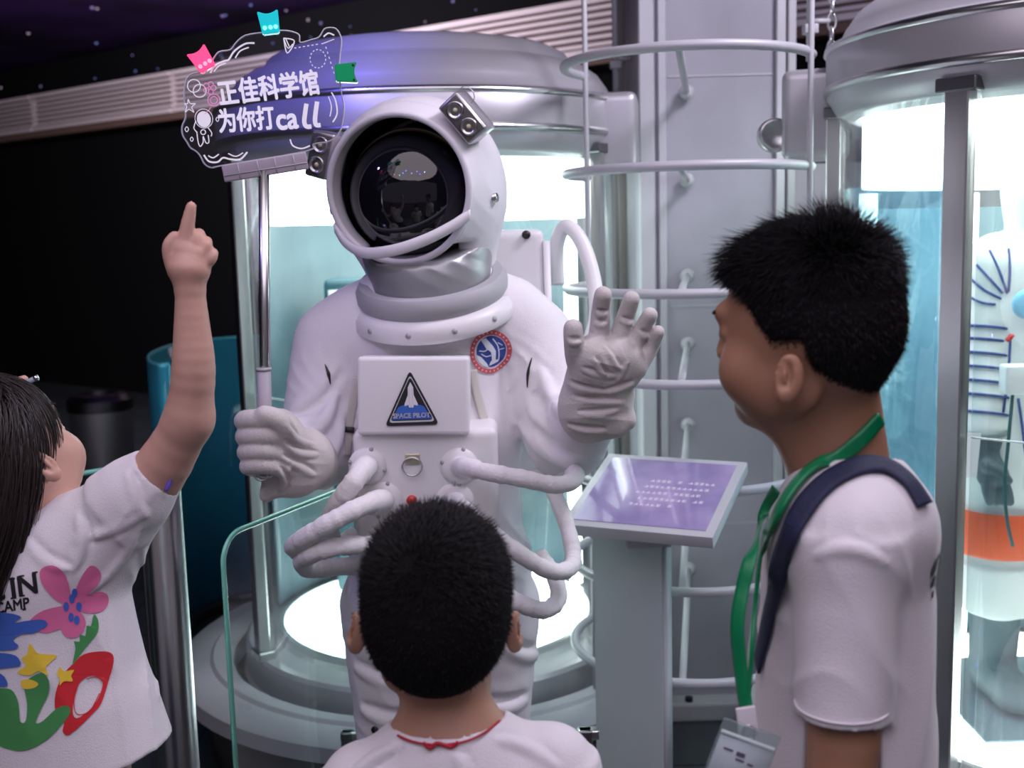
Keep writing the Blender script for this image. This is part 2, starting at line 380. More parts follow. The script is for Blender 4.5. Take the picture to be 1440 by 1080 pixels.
# ------------------------------------------------------------------ flat print helpers
def poly2(outer, holes=()):
    loops = [[Vector((p[0], p[1], 0)) for p in outer]] + [[Vector((p[0], p[1], 0)) for p in h] for h in holes]
    V = [tuple(p[:2]) for l in loops for p in l]; return V, [tuple(t) for t in tessellate_polygon(loops)]
def merge2(shapes):
    V = []; F = []
    for v, f in shapes: o = len(V); V += list(v); F += [tuple(i + o for i in t) for t in f]
    return V, F
def circ2(cx, cy, r, ry=None, n=28, rot=0): 
    ry = r if ry is None else ry
    return [(cx + r * math.cos(t) * math.cos(rot) - ry * math.sin(t) * math.sin(rot), cy + r * math.cos(t) * math.sin(rot) + ry * math.sin(t) * math.cos(rot)) for t in (2 * math.pi * i / n for i in range(n))]
def smooth2(pts, n=5): return [tuple(p[:2]) for p in catmull([(a, b, 0) for a, b in pts], n, True)]
def stroke2(pts, wd, n=6, closed=False, taper=False):
    p = catmull([(a, b, 0) for a, b in pts], n, closed) if n else [Vector((a, b, 0)) for a, b in pts]; m = len(p); V = []; F = []
    for i in range(m):
        a = p[(i + 1) % m if closed else min(i + 1, m - 1)]; b = p[(i - 1) % m if closed else max(i - 1, 0)]
        t = (a - b).normalized(); s = Vector((-t.y, t.x, 0)); k = wd / 2 * ((math.sin(math.pi * min(max(i / (m - 1), .03), .97)) ** .5) if taper else 1)
        V += [tuple((p[i] + s * k)[:2]), tuple((p[i] - s * k)[:2])]
    for i in range(m if closed else m - 1): j = (i + 1) % m; F += [(2 * i, 2 * i + 1, 2 * j + 1), (2 * i, 2 * j + 1, 2 * j)]
    return V, F
def text2(s, size=1.0, bold=0.0, align='CENTER', shear=0.0):
    c = bpy.data.curves.new('lettering', 'FONT'); c.body = s; c.size = size; c.align_x = align; c.shear = shear; c.fill_mode = 'FRONT' if hasattr(c, 'fill_mode') else c.fill_mode
    o = bpy.data.objects.new('lettering', c); COL.objects.link(o); dg = bpy.context.evaluated_depsgraph_get(); dg.update()
    me = bpy.data.meshes.new_from_object(o.evaluated_get(dg)); bpy.data.objects.remove(o); bpy.data.curves.remove(c)
    me.calc_loop_triangles(); V = [tuple(v.co[:2]) for v in me.vertices]; F = [tuple(t.vertices) for t in me.loop_triangles]; bpy.data.meshes.remove(me)
    if bold: 
        sh = (V, F); return merge2([xf2(sh, 1, 1, bold * math.cos(R(q)), bold * math.sin(R(q))) for q in range(0, 360, 60)])
    return V, F
def xf2(sh, sx=1, sy=None, dx=0, dy=0, rot=0, skew=0):
    sy = sx if sy is None else sy; c, s_ = math.cos(rot), math.sin(rot)
    def g(p): x, y = p[0] * sx, p[1] * sy; x += skew * y; return (x * c - y * s_ + dx, x * s_ + y * c + dy)
    return [g(p) for p in sh[0]], sh[1]
def flat(name, sh, M, m, parent, off=.0006, label=None):
    me = pymesh(name, [M @ Vector((p[0], p[1], off)) for p in sh[0]], sh[1]); return link(name, me, m, parent, label, False)
def bvh_of(objs):
    V = []; F = []
    for o in objs:
        b = len(V); off = Vector(rootloc(o)); V += [v.co + off for v in o.data.vertices]; F += [tuple(i + b for i in p.vertices) for p in o.data.polygons]
    return BVHTree.FromPolygons(V, F)
def decal(name, sh, M, bvh, m, parent, maxlen=.008, off=.0012, label=None):
    """print laid onto a curved surface: subdivided, then dropped along -z of frame M"""
    bm = bmesh.new(); vs = [bm.verts.new((p[0], p[1], 0)) for p in sh[0]]
    for f in sh[1]:
        try: bm.faces.new([vs[i] for i in f])
        except ValueError: pass
    for _ in range(6):
        es = [e for e in bm.edges if e.calc_length() > maxlen]
        if not es: break
        bmesh.ops.subdivide_edges(bm, edges=es, cuts=1); bmesh.ops.triangulate(bm, faces=[f for f in bm.faces if len(f.verts) > 3])
    d = -(M.to_3x3() @ Vector((0, 0, 1))).normalized(); bad = []
    for v in bm.verts:
        o = M @ v.co - d * .25; h, n, i, t = bvh.ray_cast(o, d, .6)
        if h is None: bad.append(v)
        else: v.co = h - d * off
    bmesh.ops.delete(bm, geom=bad, context='VERTS'); bmesh.ops.recalc_face_normals(bm, faces=bm.faces)
    return link(name, bm_mesh(name, bm), m, parent, label, True)
# ================================================================== SETTING
M_floor = mat('dark_floor', (.045, .055, .062), .28, 0, var=.35, vscale=2, bump=.05, bscale=30)
M_wallb = mat('black_wall', (.006, .0065, .0075), .9, spec=.08)
M_soffit = mat('brown_soffit', (.16, .10, .08), .7)
M_slat = mat('grille_slat', (.80, .72, .74), .5)
M_ceil = mat('night_ceiling', (.014, .009, .026), .9, 0, col2=(.045, .018, .11), vscale=1.1, spec=.08)
o = struct('floor', box('floor', (-.5, 5, -.05), (6.5, 8, .05)), M_floor)
M_joint = mat('floor_joint', (.006, .007, .008), .8)
for i in range(9):
    struct('joint_strip', box('joint_strip', (-.5, 1.9 + i * .6, .0004), (6.4, .002, .0006)), M_joint, o)
for i in range(11):
    struct('joint_strip', box('joint_strip', (-4 + i * .6, 5, .0004), (.002, 7.9, .0006)), M_joint, o)
ceiling = struct('ceiling', box('ceiling', (-.5, 5, 3.40), (6.5, 8, .05)), M_ceil)
WA = Vector((4.6, 4.75, 0)); WB = Vector((-6.8, 13.75, 0)); wd = (WB - WA).normalized(); wn = Vector((-wd.y, wd.x, 0)).normalized()
if wn.y > 0: wn = -wn
# star points let into the ceiling
for i in range(46):
    x, y = rnd.uniform(-5.5, 0), rnd.uniform(7.5, 12.4)
    if (Vector((x, y, 0)) - WA).dot(wn) < .1: continue
    s = struct('star_light', bm_mesh('star_light', (lambda b: (bmesh.ops.create_icosphere(b, subdivisions=1, radius=rnd.uniform(.008, .020), matrix=Matrix.Translation((x, y, 3.348))), b)[1])(bmesh.new())), emis('star_%d' % (i % 3), ((.5, .35, .9), (.8, .6, .8), (.3, .4, 1.0))[i % 3], .45), ceiling)
# back wall, standing at a slant
WL = (WB - WA).length
WM = Matrix((wd, -wn, Vector((0, 0, 1)))).transposed().to_4x4(); WM.translation = WA      # x along, y into the wall, z up
wall = struct('wall_back', box('wall_back', (WL / 2, .1, 1.68), (WL / 2, .1, 1.68), WM), M_wallb)
struct('soffit', box('soffit', (WL / 2, -.10, 2.62), (WL / 2, .10, .03), WM, .005), M_soffit, wall)
struct('grille_backing', box('grille_backing', (WL / 2, -.01, 2.86), (WL / 2, .008, .185), WM), M_soffit, wall)
struct('wall_left', box('wall_left', (-6.95, 5.5, 1.68), (.1, 8.5, 1.68)), M_wallb)
struct('wall_right', box('wall_right', (4.75, 1.1, 1.68), (.1, 4.1, 1.68)), M_wallb)
nb = 6
for k in range(nb):
    x0, x1 = WL * k / nb + .012, WL * (k + 1) / nb - .012
    for q in range(8):
        z = 2.695 + q * .047; big = q in (0, 7)
        struct('slat', box('slat', ((x0 + x1) / 2, -.045 - (.02 if big else 0), z), ((x1 - x0) / 2, .028, .013 if not big else .02), WM, .003, 1), M_slat, wall)
    struct('grille_post', box('grille_post', (x0, -.03, 2.86), (.012, .02, .17), WM), M_slat, wall)
for i in range(26):
    x = rnd.uniform(.42, .97) * WL; zz_ = rnd.uniform(3.08, 3.32); c_ = WM @ Vector((x, -.004, zz_))
    struct('star_light', bm_mesh('star_light', (lambda b: (bmesh.ops.create_icosphere(b, subdivisions=1, radius=rnd.uniform(.006, .014), matrix=Matrix.Translation(c_)), b)[1])(bmesh.new())), emis('star_%d' % (i % 3), (1, 1, 1), .9), wall)
# dim dark booth edge standing at the far left
# pale partition behind the pillar, in upright panels
part_w = struct('wall_partition', box('wall_partition', (1.30, 4.40, .88), (1.05, .03, .88)), mat('partition_core', (.2, .2, .22), .7))
for i in range(7):
    struct('panel', box('panel', (.40 + i * .30, 4.362, .885), (.146, .010, .875), None, .003, 1), M_pale, part_w)
# pillar
PX, PY, PH, PD = .630, 3.68, .225, .225
pil = struct('wall_pillar', box('wall_pillar', (PX, PY, 1.67), (PH, PD, 1.67), None, .01, 2), M_pillar)
for (dx, wv, pr, m) in ((-.212, .022, .018, M_pale), (-.165, .012, .010, M_pale), (.185, .014, .014, M_pale), (.215, .012, .020, M_grey)):
    struct('corner_trim', box('corner_trim', (PX + dx, PY - PD - pr / 2, 1.67), (wv, pr, 1.66), None, .003, 1), m, pil)
for z in (.62, 1.30, 1.98, 2.66):
    struct('panel_seam', box('panel_seam', (PX + .01, PY - PD - .001, z), (.155, .002, .003)), M_grey, pil)
struct('base_plate', box('base_plate', (PX, PY - .02, .03), (PH + .05, PD + .05, .03), None, .008), M_pale, pil)
struct('bolt', cyl('bolt', (PX - .1, PY - PD - .05, .062), (PX - .1, PY - PD - .05, .075), .012), M_black, pil)
for k, (u, m) in enumerate(((1062, 'warm_pipe'), (1081, 'warm_pipe'))):
    c = P(u, 100, 3.62 + .02 * k)
    tag(link('pipe', cyl('pipe', (0, 0, 0), (0, 0, 1.9), .008), mat(m, (.62, .50, .42), .35, .4), None), 'thin warm-coloured upright pipe on the pillar side, ' + ('the one nearer the pillar face' if k == 0 else 'the one nearer the dark gap'), 'pipe').location = (c.x, c.y, 1.45)
    COL.objects[-1] if False else None
cc = P(1092, 150, 3.9)
toplevel('cable_duct', box('cable_duct', (cc.x, cc.y, 1.67), (.045, .05, 1.66), None, .006), M_grey, 'dark grey upright cable duct beside the pale pillar', 'duct')
toplevel('cable_duct', box('cable_duct', (P(897, 300, 3.75).x - .012, 4.15, 1.67), (.018, .05, 1.66), None, .005), mat('duct_brownish', (.25, .22, .22), .5), 'narrow brown-grey duct along the pillar edge beside the glass case', 'duct')

# ------------------------------------------------------------------ display cases (glass drums with lit floor and lit hood)
def arc_sheet(name, c, r, th, z0, z1, a0, a1, seg=24): return lathe(name, [(r, z0), (r + th, z0), (r + th, z1), (r, z1)], (c[0], c[1], 0), a0, a1, seg, True)
def edge_arc(name, c, r, z, a0, a1, rad=.004, seg=32): return tube(name, [(c[0] + r * math.cos(R(a0 + (a1 - a0) * i / seg)), c[1] + r * math.sin(R(a0 + (a1 - a0) * i / seg)), z) for i in range(seg + 1)], rad, 6, 0)
def display_case(c, label, posts, panes, lugs, base=(0, 360), tubes=(), back=(40, 150), film=(), hz=0.0):
    t = thing('display_case', label, 'display case', (c[0], c[1], 0)); cx, cy = c; HM = Matrix.Translation((0, 0, hz))
    link('base_ring', lathe('base_ring', [(.64, .20), (.64, .262), (.65, .275), (.70, .281), (.71, .272), (.785, .268), (.805, .255), (.81, .215), (.74, .20)], (cx, cy, 0), *base, 72), M_pale, t); sharp(t.children[-1])
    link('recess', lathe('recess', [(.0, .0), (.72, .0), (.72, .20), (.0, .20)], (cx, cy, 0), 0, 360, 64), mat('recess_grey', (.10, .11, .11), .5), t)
    sharp(link('plinth', lathe('plinth', [(.0, .20), (.61, .20), (.61, .225), (.60, .235), (.60, .315), (.59, .325), (.51, .330), (.50, .340), (.0, .340)], (cx, cy, 0), 0, 360, 72), M_capm, t))
    link('floor_light', lathe('floor_light', [(0, .340), (.482, .340), (.482, .350), (.478, .353), (0, .353)], (cx, cy, 0), 0, 360, 64), E_floor, t)
    sharp(link('light_rim', lathe('light_rim', [(.483, .333), (.498, .333), (.498, .357), (.483, .357)], (cx, cy, 0), 0, 360, 64, True), M_steel, t))
    for (a, wv) in posts:
        m = Matrix.Translation((cx, cy, 0)) @ Matrix.Rotation(R(a), 4, 'Z')
        link('post', box('post', (.583, 0, 1.04 + hz / 2), (.018, wv, .72 + hz / 2), m, .003, 1), M_steel, t, None, False)
        link('post_cap', box('post_cap', (.583, 0, 1.762 + hz), (.024, wv + .018, .014), m, .003, 1), M_dsteel, t, None, False)
        link('post_foot', box('post_foot', (.583, 0, .335), (.024, wv + .018, .014), m, .003, 1), M_steel, t, None, False)
    for (a0, a1) in panes:
        p = link('glass_pane', arc_sheet('glass_pane', c, .565, .006, .325, 1.76 + hz, a0, a1), M_glass, t)
    for (a0, a1) in film:
        p = link('film_pane', arc_sheet('film_pane', c, .553, .004, .325, 1.62, a0, a1), glass('case_film', (.72, .88, .95), .6, body=(.30, .60, .80), bodyw=.16), t)
        for a in (a0, a1): link('pane_edge', cyl('pane_edge', (cx + .556 * math.cos(R(a)), cy + .556 * math.sin(R(a)), .33), (cx + .556 * math.cos(R(a)), cy + .556 * math.sin(R(a)), 1.62), .003, 8), M_edge, p)
    link('seam_strip', edge_arc('seam_strip', c, .568, 1.10, panes[0][0], panes[0][1], .0022), M_glassline, t)
    # hood
    hood = link('hood', lathe('hood', [(.535, 1.760), (.535, 1.735), (.575, 1.750), (.600, 1.792), (.602, 1.805), (.602, 1.895), (.596, 1.905), (.580, 1.912),
        (.572, 1.918), (.560, 1.945), (.535, 1.980), (.500, 2.005), (.480, 2.012), (.470, 2.012), (.462, 2.020), (.440, 2.048), (.400, 2.068), (.330, 2.082), (.2, 2.090), (0, 2.092)], (cx, cy, 0), 0, 360, 96, M=HM), M_capm, t)
    link('trim_bead', lathe('trim_bead', [(.602, 1.796), (.609, 1.800), (.609, 1.812), (.602, 1.816)], (cx, cy, 0), 0, 360, 96, M=HM), M_steel, hood)
    link('trim_bead', lathe('trim_bead', [(.600, 1.888), (.608, 1.894), (.606, 1.904), (.598, 1.908)], (cx, cy, 0), 0, 360, 96, M=HM), M_steel, hood)
    link('hood_light', lathe('hood_light', [(0, 1.762), (.53, 1.762), (.53, 1.750), (0, 1.750)], (cx, cy, 0), 0, 360, 64, M=HM), E_white, t)
    link('light_band', lathe('light_band', [(.505, 1.575), (.515, 1.575), (.515, 1.748), (.505, 1.748)], (cx, cy, 0), 12, 168, 48, True, HM), E_white, t)
    link('back_panel', lathe('back_panel', [(.512, .36), (.522, .36), (.522, 1.573), (.512, 1.573)], (cx, cy, 0), back[0], back[1], 32, True), mat('back_panel_blue', (.07, .115, .14), .35, col2=(.13, .19, .22), vscale=3), t)
    for a in tubes:
        x, y = cx + .50 * math.cos(R(a)), cy + .50 * math.sin(R(a))
        link('light_tube', cyl('light_tube', (x, y, .36), (x, y, 1.61), .022, 16), E_white, t)
    for (lx, ly, hx, hz0, hz1, ang) in lugs:
        m = Matrix.Translation((lx, ly, 0)) @ Matrix.Rotation(R(ang), 4, 'Z')
        lg = link('side_box', box('side_box', (0, 0, (hz0 + hz1) / 2), (hx, .085, (hz1 - hz0) / 2), m, .028, 4), M_capm, t)
    return t
M_glassline = mat('seam_line', (.75, .85, .85), .3)
C1 = (-.254, 3.5); C2 = (1.36, 2.67)
case1 = display_case(C1, 'round glass display case with lit floor behind the waving astronaut', [(212, .020), (330, .012), (150, .02), (20, .012)],
    [(215, 327), (153, 209), (-27, 17), (23, 147)], [(.305, 3.30, .072, 1.70, 1.915, -8)], base=(8, 318), tubes=(25,), back=(32, 175))
case2 = display_case(C2, 'round glass display case with striped space suit at the frame edge', [(218.5, .026), (322, .02), (160, .012), (20, .02)],
    [(222, 318), (163, 215), (-34, 17), (23, 157)], [(.800, 2.99, .075, 1.70, 1.925, 155)], tubes=(158, 100), back=(30, 152), film=((170, 214),), hz=.045)
# round port on the side box of case2
m = frame(P(1088, 190, 3.02), (1, .25, 0), (0, 0, 1))
port = link('round_port', lathe('round_port', [(.0, 0), (.030, 0), (.034, .006), (.040, .006), (.044, 0), (.044, -.02), (0, -.02)], (0, 0, 0), 0, 360, 32, M=frame(P(1090, 190, 3.0), (0, -1, .0), (0, 0, 1)) @ Matrix.Rotation(R(90), 4, 'Y')), M_steel, case2)

# ------------------------------------------------------------------ objects made up for blurred glass reflections, and a block, in the left case
bx = thing('reflection_box', 'dark teal equipment box inside the glass case left of the astronaut helmet', 'equipment', (-.50, 3.72, .355))  # solid stand-in for dim teal shapes mirrored on the glass
link('body', box('body', (-.50, 3.74, .88), (.10, .07, .52), None, .02), mat('teal_box', (.03, .10, .13), .4), bx)
link('label_plate', box('label_plate', (-.555, 3.665, 1.34), (.028, .004, .026)), M_white, bx)
link('label_plate', box('label_plate', (-.572, 3.665, 1.20), (.018, .004, .036)), M_white, bx)
fg = thing('reflection_figure', 'small red and yellow exhibit figure on a pale stand in the left glass case', 'figure', (-.375, 3.55, .355))  # red and yellow blur mirrored on the glass, added as a solid figure
link('stand', lathe('stand', [(0, .355), (.06, .355), (.06, .37), (.02, .39), (.02, 1.05), (.05, 1.08), (.05, 1.10), (0, 1.10)], (-.375, 3.55, 0), 0, 360, 24), M_pale, fg)
v = Vol((-.45, 3.48, 1.06), (-.30, 3.62, 1.40), .004)
v.cap((-.375, 3.55, 1.11), (-.375, 3.55, 1.19), .030, .024, .01); v.ell((-.375, 3.55, 1.26), (.036, .034, .038), .012)
v.cap((-.40, 3.55, 1.19), (-.415, 3.53, 1.13), .012, .010, .008); v.cap((-.35, 3.55, 1.19), (-.335, 3.53, 1.13), .012, .01, .008)
link('body', v.mesh('body'), mat('figure_red', (.75, .10, .10), .4), fg)
link('skirt', lathe('skirt', [(.032, 1.19), (.040, 1.14), (.045, 1.10), (0, 1.10)], (-.372, 3.55, 0), 0, 360, 24), mat('figure_yellow', (.85, .55, .15), .5), fg)
cr = thing('display_block', 'pale rounded block with a blue top inside the left glass case', 'exhibit', (-.17, 3.80, .355))
link('body', box('body', (-.17, 3.80, .83), (.17, .12, .47), None, .05, 4), mat('pale_block', (.30, .36, .34), .5), cr)
link('top', box('top', (-.17, 3.80, 1.36), (.15, .10, .06), None, .04, 4), mat('block_blue', (.12, .28, .36), .4), cr)

# ------------------------------------------------------------------ ring frame round the pillar front
ring = thing('ring_frame', 'tall silver frame of curved tube hoops on upright rods before the pale pillar', 'frame', (.442, 2.83, 0))
RC = (.442, 2.83); RR = .296
for z in (1.931, 1.675, 1.393, 1.188, .939, .704, .483):
    pts = [(RC[0] + RR * math.cos(R(a)), RC[1] + RR * math.sin(R(a)), z) for a in range(141, 340, 6)]
    hp = link('hoop', tube('hoop', pts, .0115, 14, 2), M_pale, ring)
    a = R(258); s = Vector((RC[0] + RR * math.cos(a), RC[1] + RR * math.sin(a), z)); e = Vector((.535, 3.43, z))
    link('bracket', cyl('bracket', s, e, .009, 12), M_pale, hp)
    link('bracket_foot', lathe('bracket_foot', [(0, 0), (.022, 0), (.022, .006), (.012, .02), (0, .02)], (0, 0, 0), 0, 360, 20, M=frame(e, (1, 0, 0), (0, 0, 1)) ), M_pale, hp)
for (x, y, r_) in ((RC[0] + RR * math.cos(R(146)) + .012, RC[1] + RR * math.sin(R(146)), .007), (.700, 2.665, .007)):
    link('rod', cyl('rod', (x, y, .284), (x, y, 3.34), r_, 14), M_pale, ring)
def hanger(u, v0, Y, lab, r_=.010):
    p = P(u, v0, Y); o = thing('hanging_rod', lab, 'rod', (p.x, p.y, p.z))
    link('tube', cyl('tube', (p.x, p.y, p.z), (p.x, p.y, 3.345), r_, 14), M_pale, o)
    link('end_clamp', box('end_clamp', (p.x, p.y, p.z + .08), (r_ * 1.8, r_ * 1.8, .012), None, .003), M_grey, o)
    link('side_bracket', cyl('side_bracket', (p.x, p.y, p.z + .1), (p.x + .05, p.y, p.z + .1), .007, 10), M_grey, o)
    return o
hanger(866, 128, 3.70, 'thin grey ceiling rod above the side box beside the domed hood')
hanger(1139, 86, 3.05, 'thin grey ceiling rod between the pillar and the right display case')
# chain
cp = P(1169, 88, 3.12); ch = thing('chain', 'metal link chain hanging from the ceiling beside the right case hood', 'chain', (cp.x, cp.y, cp.z - .03))
zz = cp.z; k = 0
while zz < 2.75:
    a = 0 if k % 2 else R(90); pts = [(cp.x + .011 * math.cos(t) * math.cos(a), cp.y + .011 * math.cos(t) * math.sin(a), zz + .022 * math.sin(t)) for t in (2 * math.pi * i / 10 for i in range(10))]
    link('chain_link', tube('chain_link', pts, .0035, 6, 2, True), M_steel, ch); zz += .035; k += 1
link('cord', cyl('cord', (cp.x, cp.y, zz - .01), (cp.x, cp.y, 3.345), .004, 8), M_grey, ch)

# ------------------------------------------------------------------ teal curved screen
def wallstrip(name, path, z0, z1, th, m, parent):
    p = catmull([(x, y, 0) for x, y in path], 8); n = len(p); V = []; F = []
    for i in range(n):
        t = (p[min(i + 1, n - 1)] - p[max(i - 1, 0)]).normalized(); s = Vector((-t.y, t.x, 0)) * th / 2
        for q in (s, -s):
            for z in (z0, z1): V.append((p[i].x + q.x, p[i].y + q.y, z))
    for i in range(n - 1):
        a, b = 4 * i, 4 * i + 4
        F += [(a, b, b + 1, a + 1), (a + 2, a + 3, b + 3, b + 2), (a + 1, b + 1, b + 3, a + 3), (a, a + 2, b + 2, b)]
    F += [(0, 1, 3, 2), (4 * n - 4, 4 * n - 2, 4 * n - 1, 4 * n - 3)]
    return link(name, pymesh(name, V, F), m, parent), p
def xy(u, v, Y): p = P(u, v, Y); return (p.x, p.y)
scr = thing('curved_screen', 'waist-high curved teal glass screen standing left of the lit display case', 'glass screen', (-1.1, 4.25, 0))
path = [xy(236, 500, 3.72), xy(222, 500, 3.70), xy(209, 500, 3.82), xy(214, 500, 4.1), xy(250, 500, 4.42), xy(310, 500, 4.62), xy(372, 500, 4.70)]
gs, pp = wallstrip('glass_sheet', path, .05, 1.13, .012, M_film, scr)
link('top_edge', tube('top_edge', [(q.x, q.y, 1.133) for q in pp], .007, 8, 0), mat('cyan_edge', (.12, .55, .68), .25, emit=None), gs)
link('end_edge', cyl('end_edge', (pp[0].x, pp[0].y, .05), (pp[0].x, pp[0].y, 1.133), .008, 8), MATS['cyan_edge'], gs)
link('base_rail', tube('base_rail', [(q.x, q.y, .028) for q in pp], .028, 8, 0), M_dsteel, scr)
# bin
bp_ = P(140, 560, 6.3); bn = thing('litter_bin', 'tall stainless steel litter bin in the dark beyond the girl', 'bin', (bp_.x, bp_.y, 0))
sharp(link('body', lathe('body', [(0, 0), (.165, 0), (.17, .01), (.17, .60), (0, .60)], (bp_.x, bp_.y, 0), 0, 360, 48), mat('satin_steel', (.6, .6, .6), .42, .85), bn))
sharp(link('rim', lathe('rim', [(.172, .60), (.178, .605), (.178, .66), (.150, .69), (.10, .695), (.10, .66)], (bp_.x, bp_.y, 0), 0, 360, 48), M_dsteel, bn))
link('ash_tray', lathe('ash_tray', [(0, .665), (.10, .665)], (bp_.x, bp_.y, 0), 0, 360, 32), M_black, bn)

# ------------------------------------------------------------------ glass barriers and bollard
def barrier(A, B, z0, z1, rc, label, off=()):
    """flat toughened glass panel from A to B (plan), top corners rounded"""
    A = Vector((*A, 0)); B = Vector((*B, 0)); L = (B - A).length; x = (B - A).normalized(); M = Matrix((x, Vector((0, 0, 1)), x.cross(Vector((0, 0, 1))))).transposed().to_4x4(); M.translation = A
    t = thing('glass_barrier', label, 'glass barrier', (A + B) / 2)
    out = [(0, z0), (L, z0)]
    out += [(L - rc + rc * math.sin(R(a)), z1 - rc + rc * math.cos(R(a))) for a in range(90, -1, -10)] + [(rc - rc * math.sin(R(a)), z1 - rc + rc * math.cos(R(a))) for a in range(0, 91, 10)]
    V = [M @ Vector((p[0], p[1], z)) for z in (-.005, .005) for p in out]; n = len(out)
    F = [tuple(range(n))[::-1], tuple(range(n, 2 * n))] + [(i, (i + 1) % n, n + (i + 1) % n, n + i) for i in range(n)]
    p = link('pane', pymesh('pane', V, F), M_glass, t, None, False)
    link('polished_edge', tube('polished_edge', [M @ Vector((a, b, 0)) for a, b in out[1:] + out[:1]], .0052, 8, 0), M_edge, p)
    for s in (.14, .86):
        c = A + (B - A) * s
        link('floor_clamp', box('floor_clamp', (0, .09, 0), (.03, .09, .022), Matrix.Translation(c) @ M.to_3x3().to_4x4(), .006), M_steel, t)
    return t
b0 = P(340, 745, 2.12); b1 = P(450, 700, 2.36); 
A = Vector((b0.x, b0.y)) ; D = (Vector((b1.x, b1.y)) - A).normalized(); A0 = A - D * .06
barrier(A0, A0 + D * .62, .06, b1.z, .055, 'clear glass barrier with green edge beside the astronaut\'s leg')
q0 = P(-60, 700, 2.0); q1 = P(196, 656, 2.22)
barrier((q0.x, q0.y), (q1.x, q1.y), .06, 1.55 - (656 - 334) / 1600 * 2.22, .02, 'clear glass barrier behind the girl\'s shoulder, joined to the steel bollard')
bo = P(247, 1000, 2.05); bl = thing('bollard', 'brushed stainless steel bollard post behind the girl in the printed tee', 'bollard', (bo.x, bo.y, 0))
sharp(link('tube', lathe('tube', [(0, 0), (.037, 0), (.037, 1.15), (.034, 1.156), (0, 1.158)], (bo.x, bo.y, 0), 0, 360, 40), M_steel, bl))
sharp(link('foot_flange', lathe('foot_flange', [(.037, .03), (.06, .02), (.075, .008), (.075, 0), (.037, 0)], (bo.x, bo.y, 0), 0, 360, 40), M_steel, bl))
link('side_channel', box('side_channel', (bo.x - .034, bo.y + .022, .575), (.012, .014, .57), None, .002), M_dsteel, bl)
for (u, Y, lab) in ((489, 2.62, 'short dark rail stump by the astronaut\'s trouser leg'), (823, 2.16, 'short dark rail stump between the small boy\'s shoulder and the podium')):
    c = P(u, 1045, Y); t = thing('rail_stump', lab, 'rail', (c.x, c.y, 0))
    link('post', box('post', (c.x, c.y, (c.z + .03) / 2), (.014, .014, (c.z + .03) / 2), None, .003), M_dsteel, t)
    link('arm', box('arm', (c.x + .006, c.y, c.z + .02), (.022, .012, .010), None, .004), M_steel, t)

# ------------------------------------------------------------------ information podium
pd = thing('information_podium', 'grey information podium with tilted purple text screen beside the waving glove', 'podium', (.255, 2.46, 0))
ex = Vector((.908, -.418, 0)); ey = Vector((.400, .870, .294)).normalized(); wv = .168; hv = .163
ctr = P(923, 692, 2.47); PM = frame(ctr, ex, ey)
sharp(link('panel_frame', box('panel_frame', (0, 0, -.014), (wv, hv, .014), PM, .004), M_pale, pd))
scn = link('screen', box('screen', (0, 0, .0006), (wv - .020, hv - .022, .0012), PM), mat('screen_purple', (.14, .10, .24), .12, col2=(.26, .20, .34), vscale=9, emit=(.42, .34, .72), es=.22, coat=1.0), pd, None, False)
rows = []
for r_ in range(5):
    x = -wv * .30 + (.01 if r_ else .03); yy = .045 - r_ * .026
    while x < wv * (.70 if r_ < 4 else .35):
        if rnd.random() < .88:
            q = .0048; rows += [xf2(stroke2([(-q, y0), (q, y0)], .0017, 0), 1, 1, x, yy) for y0 in (-.004, 0, .004)][: 2 + rnd.randrange(2)] + [xf2(stroke2([(0, -q), (0, q)], .0018, 0), 1, 1, x + rnd.uniform(-.002, .002), yy)]
        x += .0125
flat('screen_text', merge2(rows), PM, emis('text_glow', (.80, .72, .95), .8), scn, .0022)
sharp(link('neck', box('neck', (ctr.x - .02, ctr.y + .0, ctr.z - .07), (.05, .03, .05), None, .006), M_grey, pd))
pb = P(889, 900, 2.50); CM = Matrix.Translation((pb.x, 2.50, 0)) @ Matrix.Rotation(R(-24.7), 4, 'Z')
sharp(link('column', box('column', (0, 0, ctr.z / 2 - .03), (.082, .030, ctr.z / 2 - .035), CM, .006), mat('podium_grey', (.50, .57, .57), .45, var=.06), pd))  # cyan spill from the lit cases is put into this grey
link('edge_strip', box('edge_strip', (.0835, 0, ctr.z / 2 - .03), (.003, .026, ctr.z / 2 - .035), CM), M_pale, pd)
sharp(link('foot_plate', box('foot_plate', (0, 0, .008), (.14, .10, .008), CM, .003), M_pale, pd))
# ================================================================== WAVING ASTRONAUT (person in a padded suit)
AST = thing('person', 'person in a bulky white astronaut suit and helmet, waving one glove and holding a sign', 'person', (-.17, 2.30, 0))
Y0 = 2.28
v = Vol((-.66, 1.86, .0), (.36, 2.56, 1.52), .0048)
sx = (1, 0, 0)
# trunk: flattened round rods, wide across x
v.cap(P(607, 500, Y0), P(612, 600, Y0), .125, .125, .03, side=sx, ratio=1.38)
v.cap(P(612, 600, Y0), P(618, 790, Y0), .125, .128, .03, side=sx, ratio=1.36)
v.cap(P(618, 790, Y0), P(620, 860, Y0), .126, .11, .03, side=sx, ratio=1.42)
v.cap(P(512, 458, Y0), P(712, 448, Y0), .088, .086, .05)
v.cap(P(570, 425, Y0), P(650, 420, Y0), .085, .085, .04)
# left-of-picture arm, forearm reaching forward to the pole
sl, el, wl = P(470, 480, Y0), P(446, 632, 2.24), P(392, 640, 2.04)
v.chain([(sl, .080), (sl.lerp(el, .5), .078), (el, .074)], .03); v.chain([(el, .074), (el.lerp(wl, .55), .068), (wl, .052)], .025)
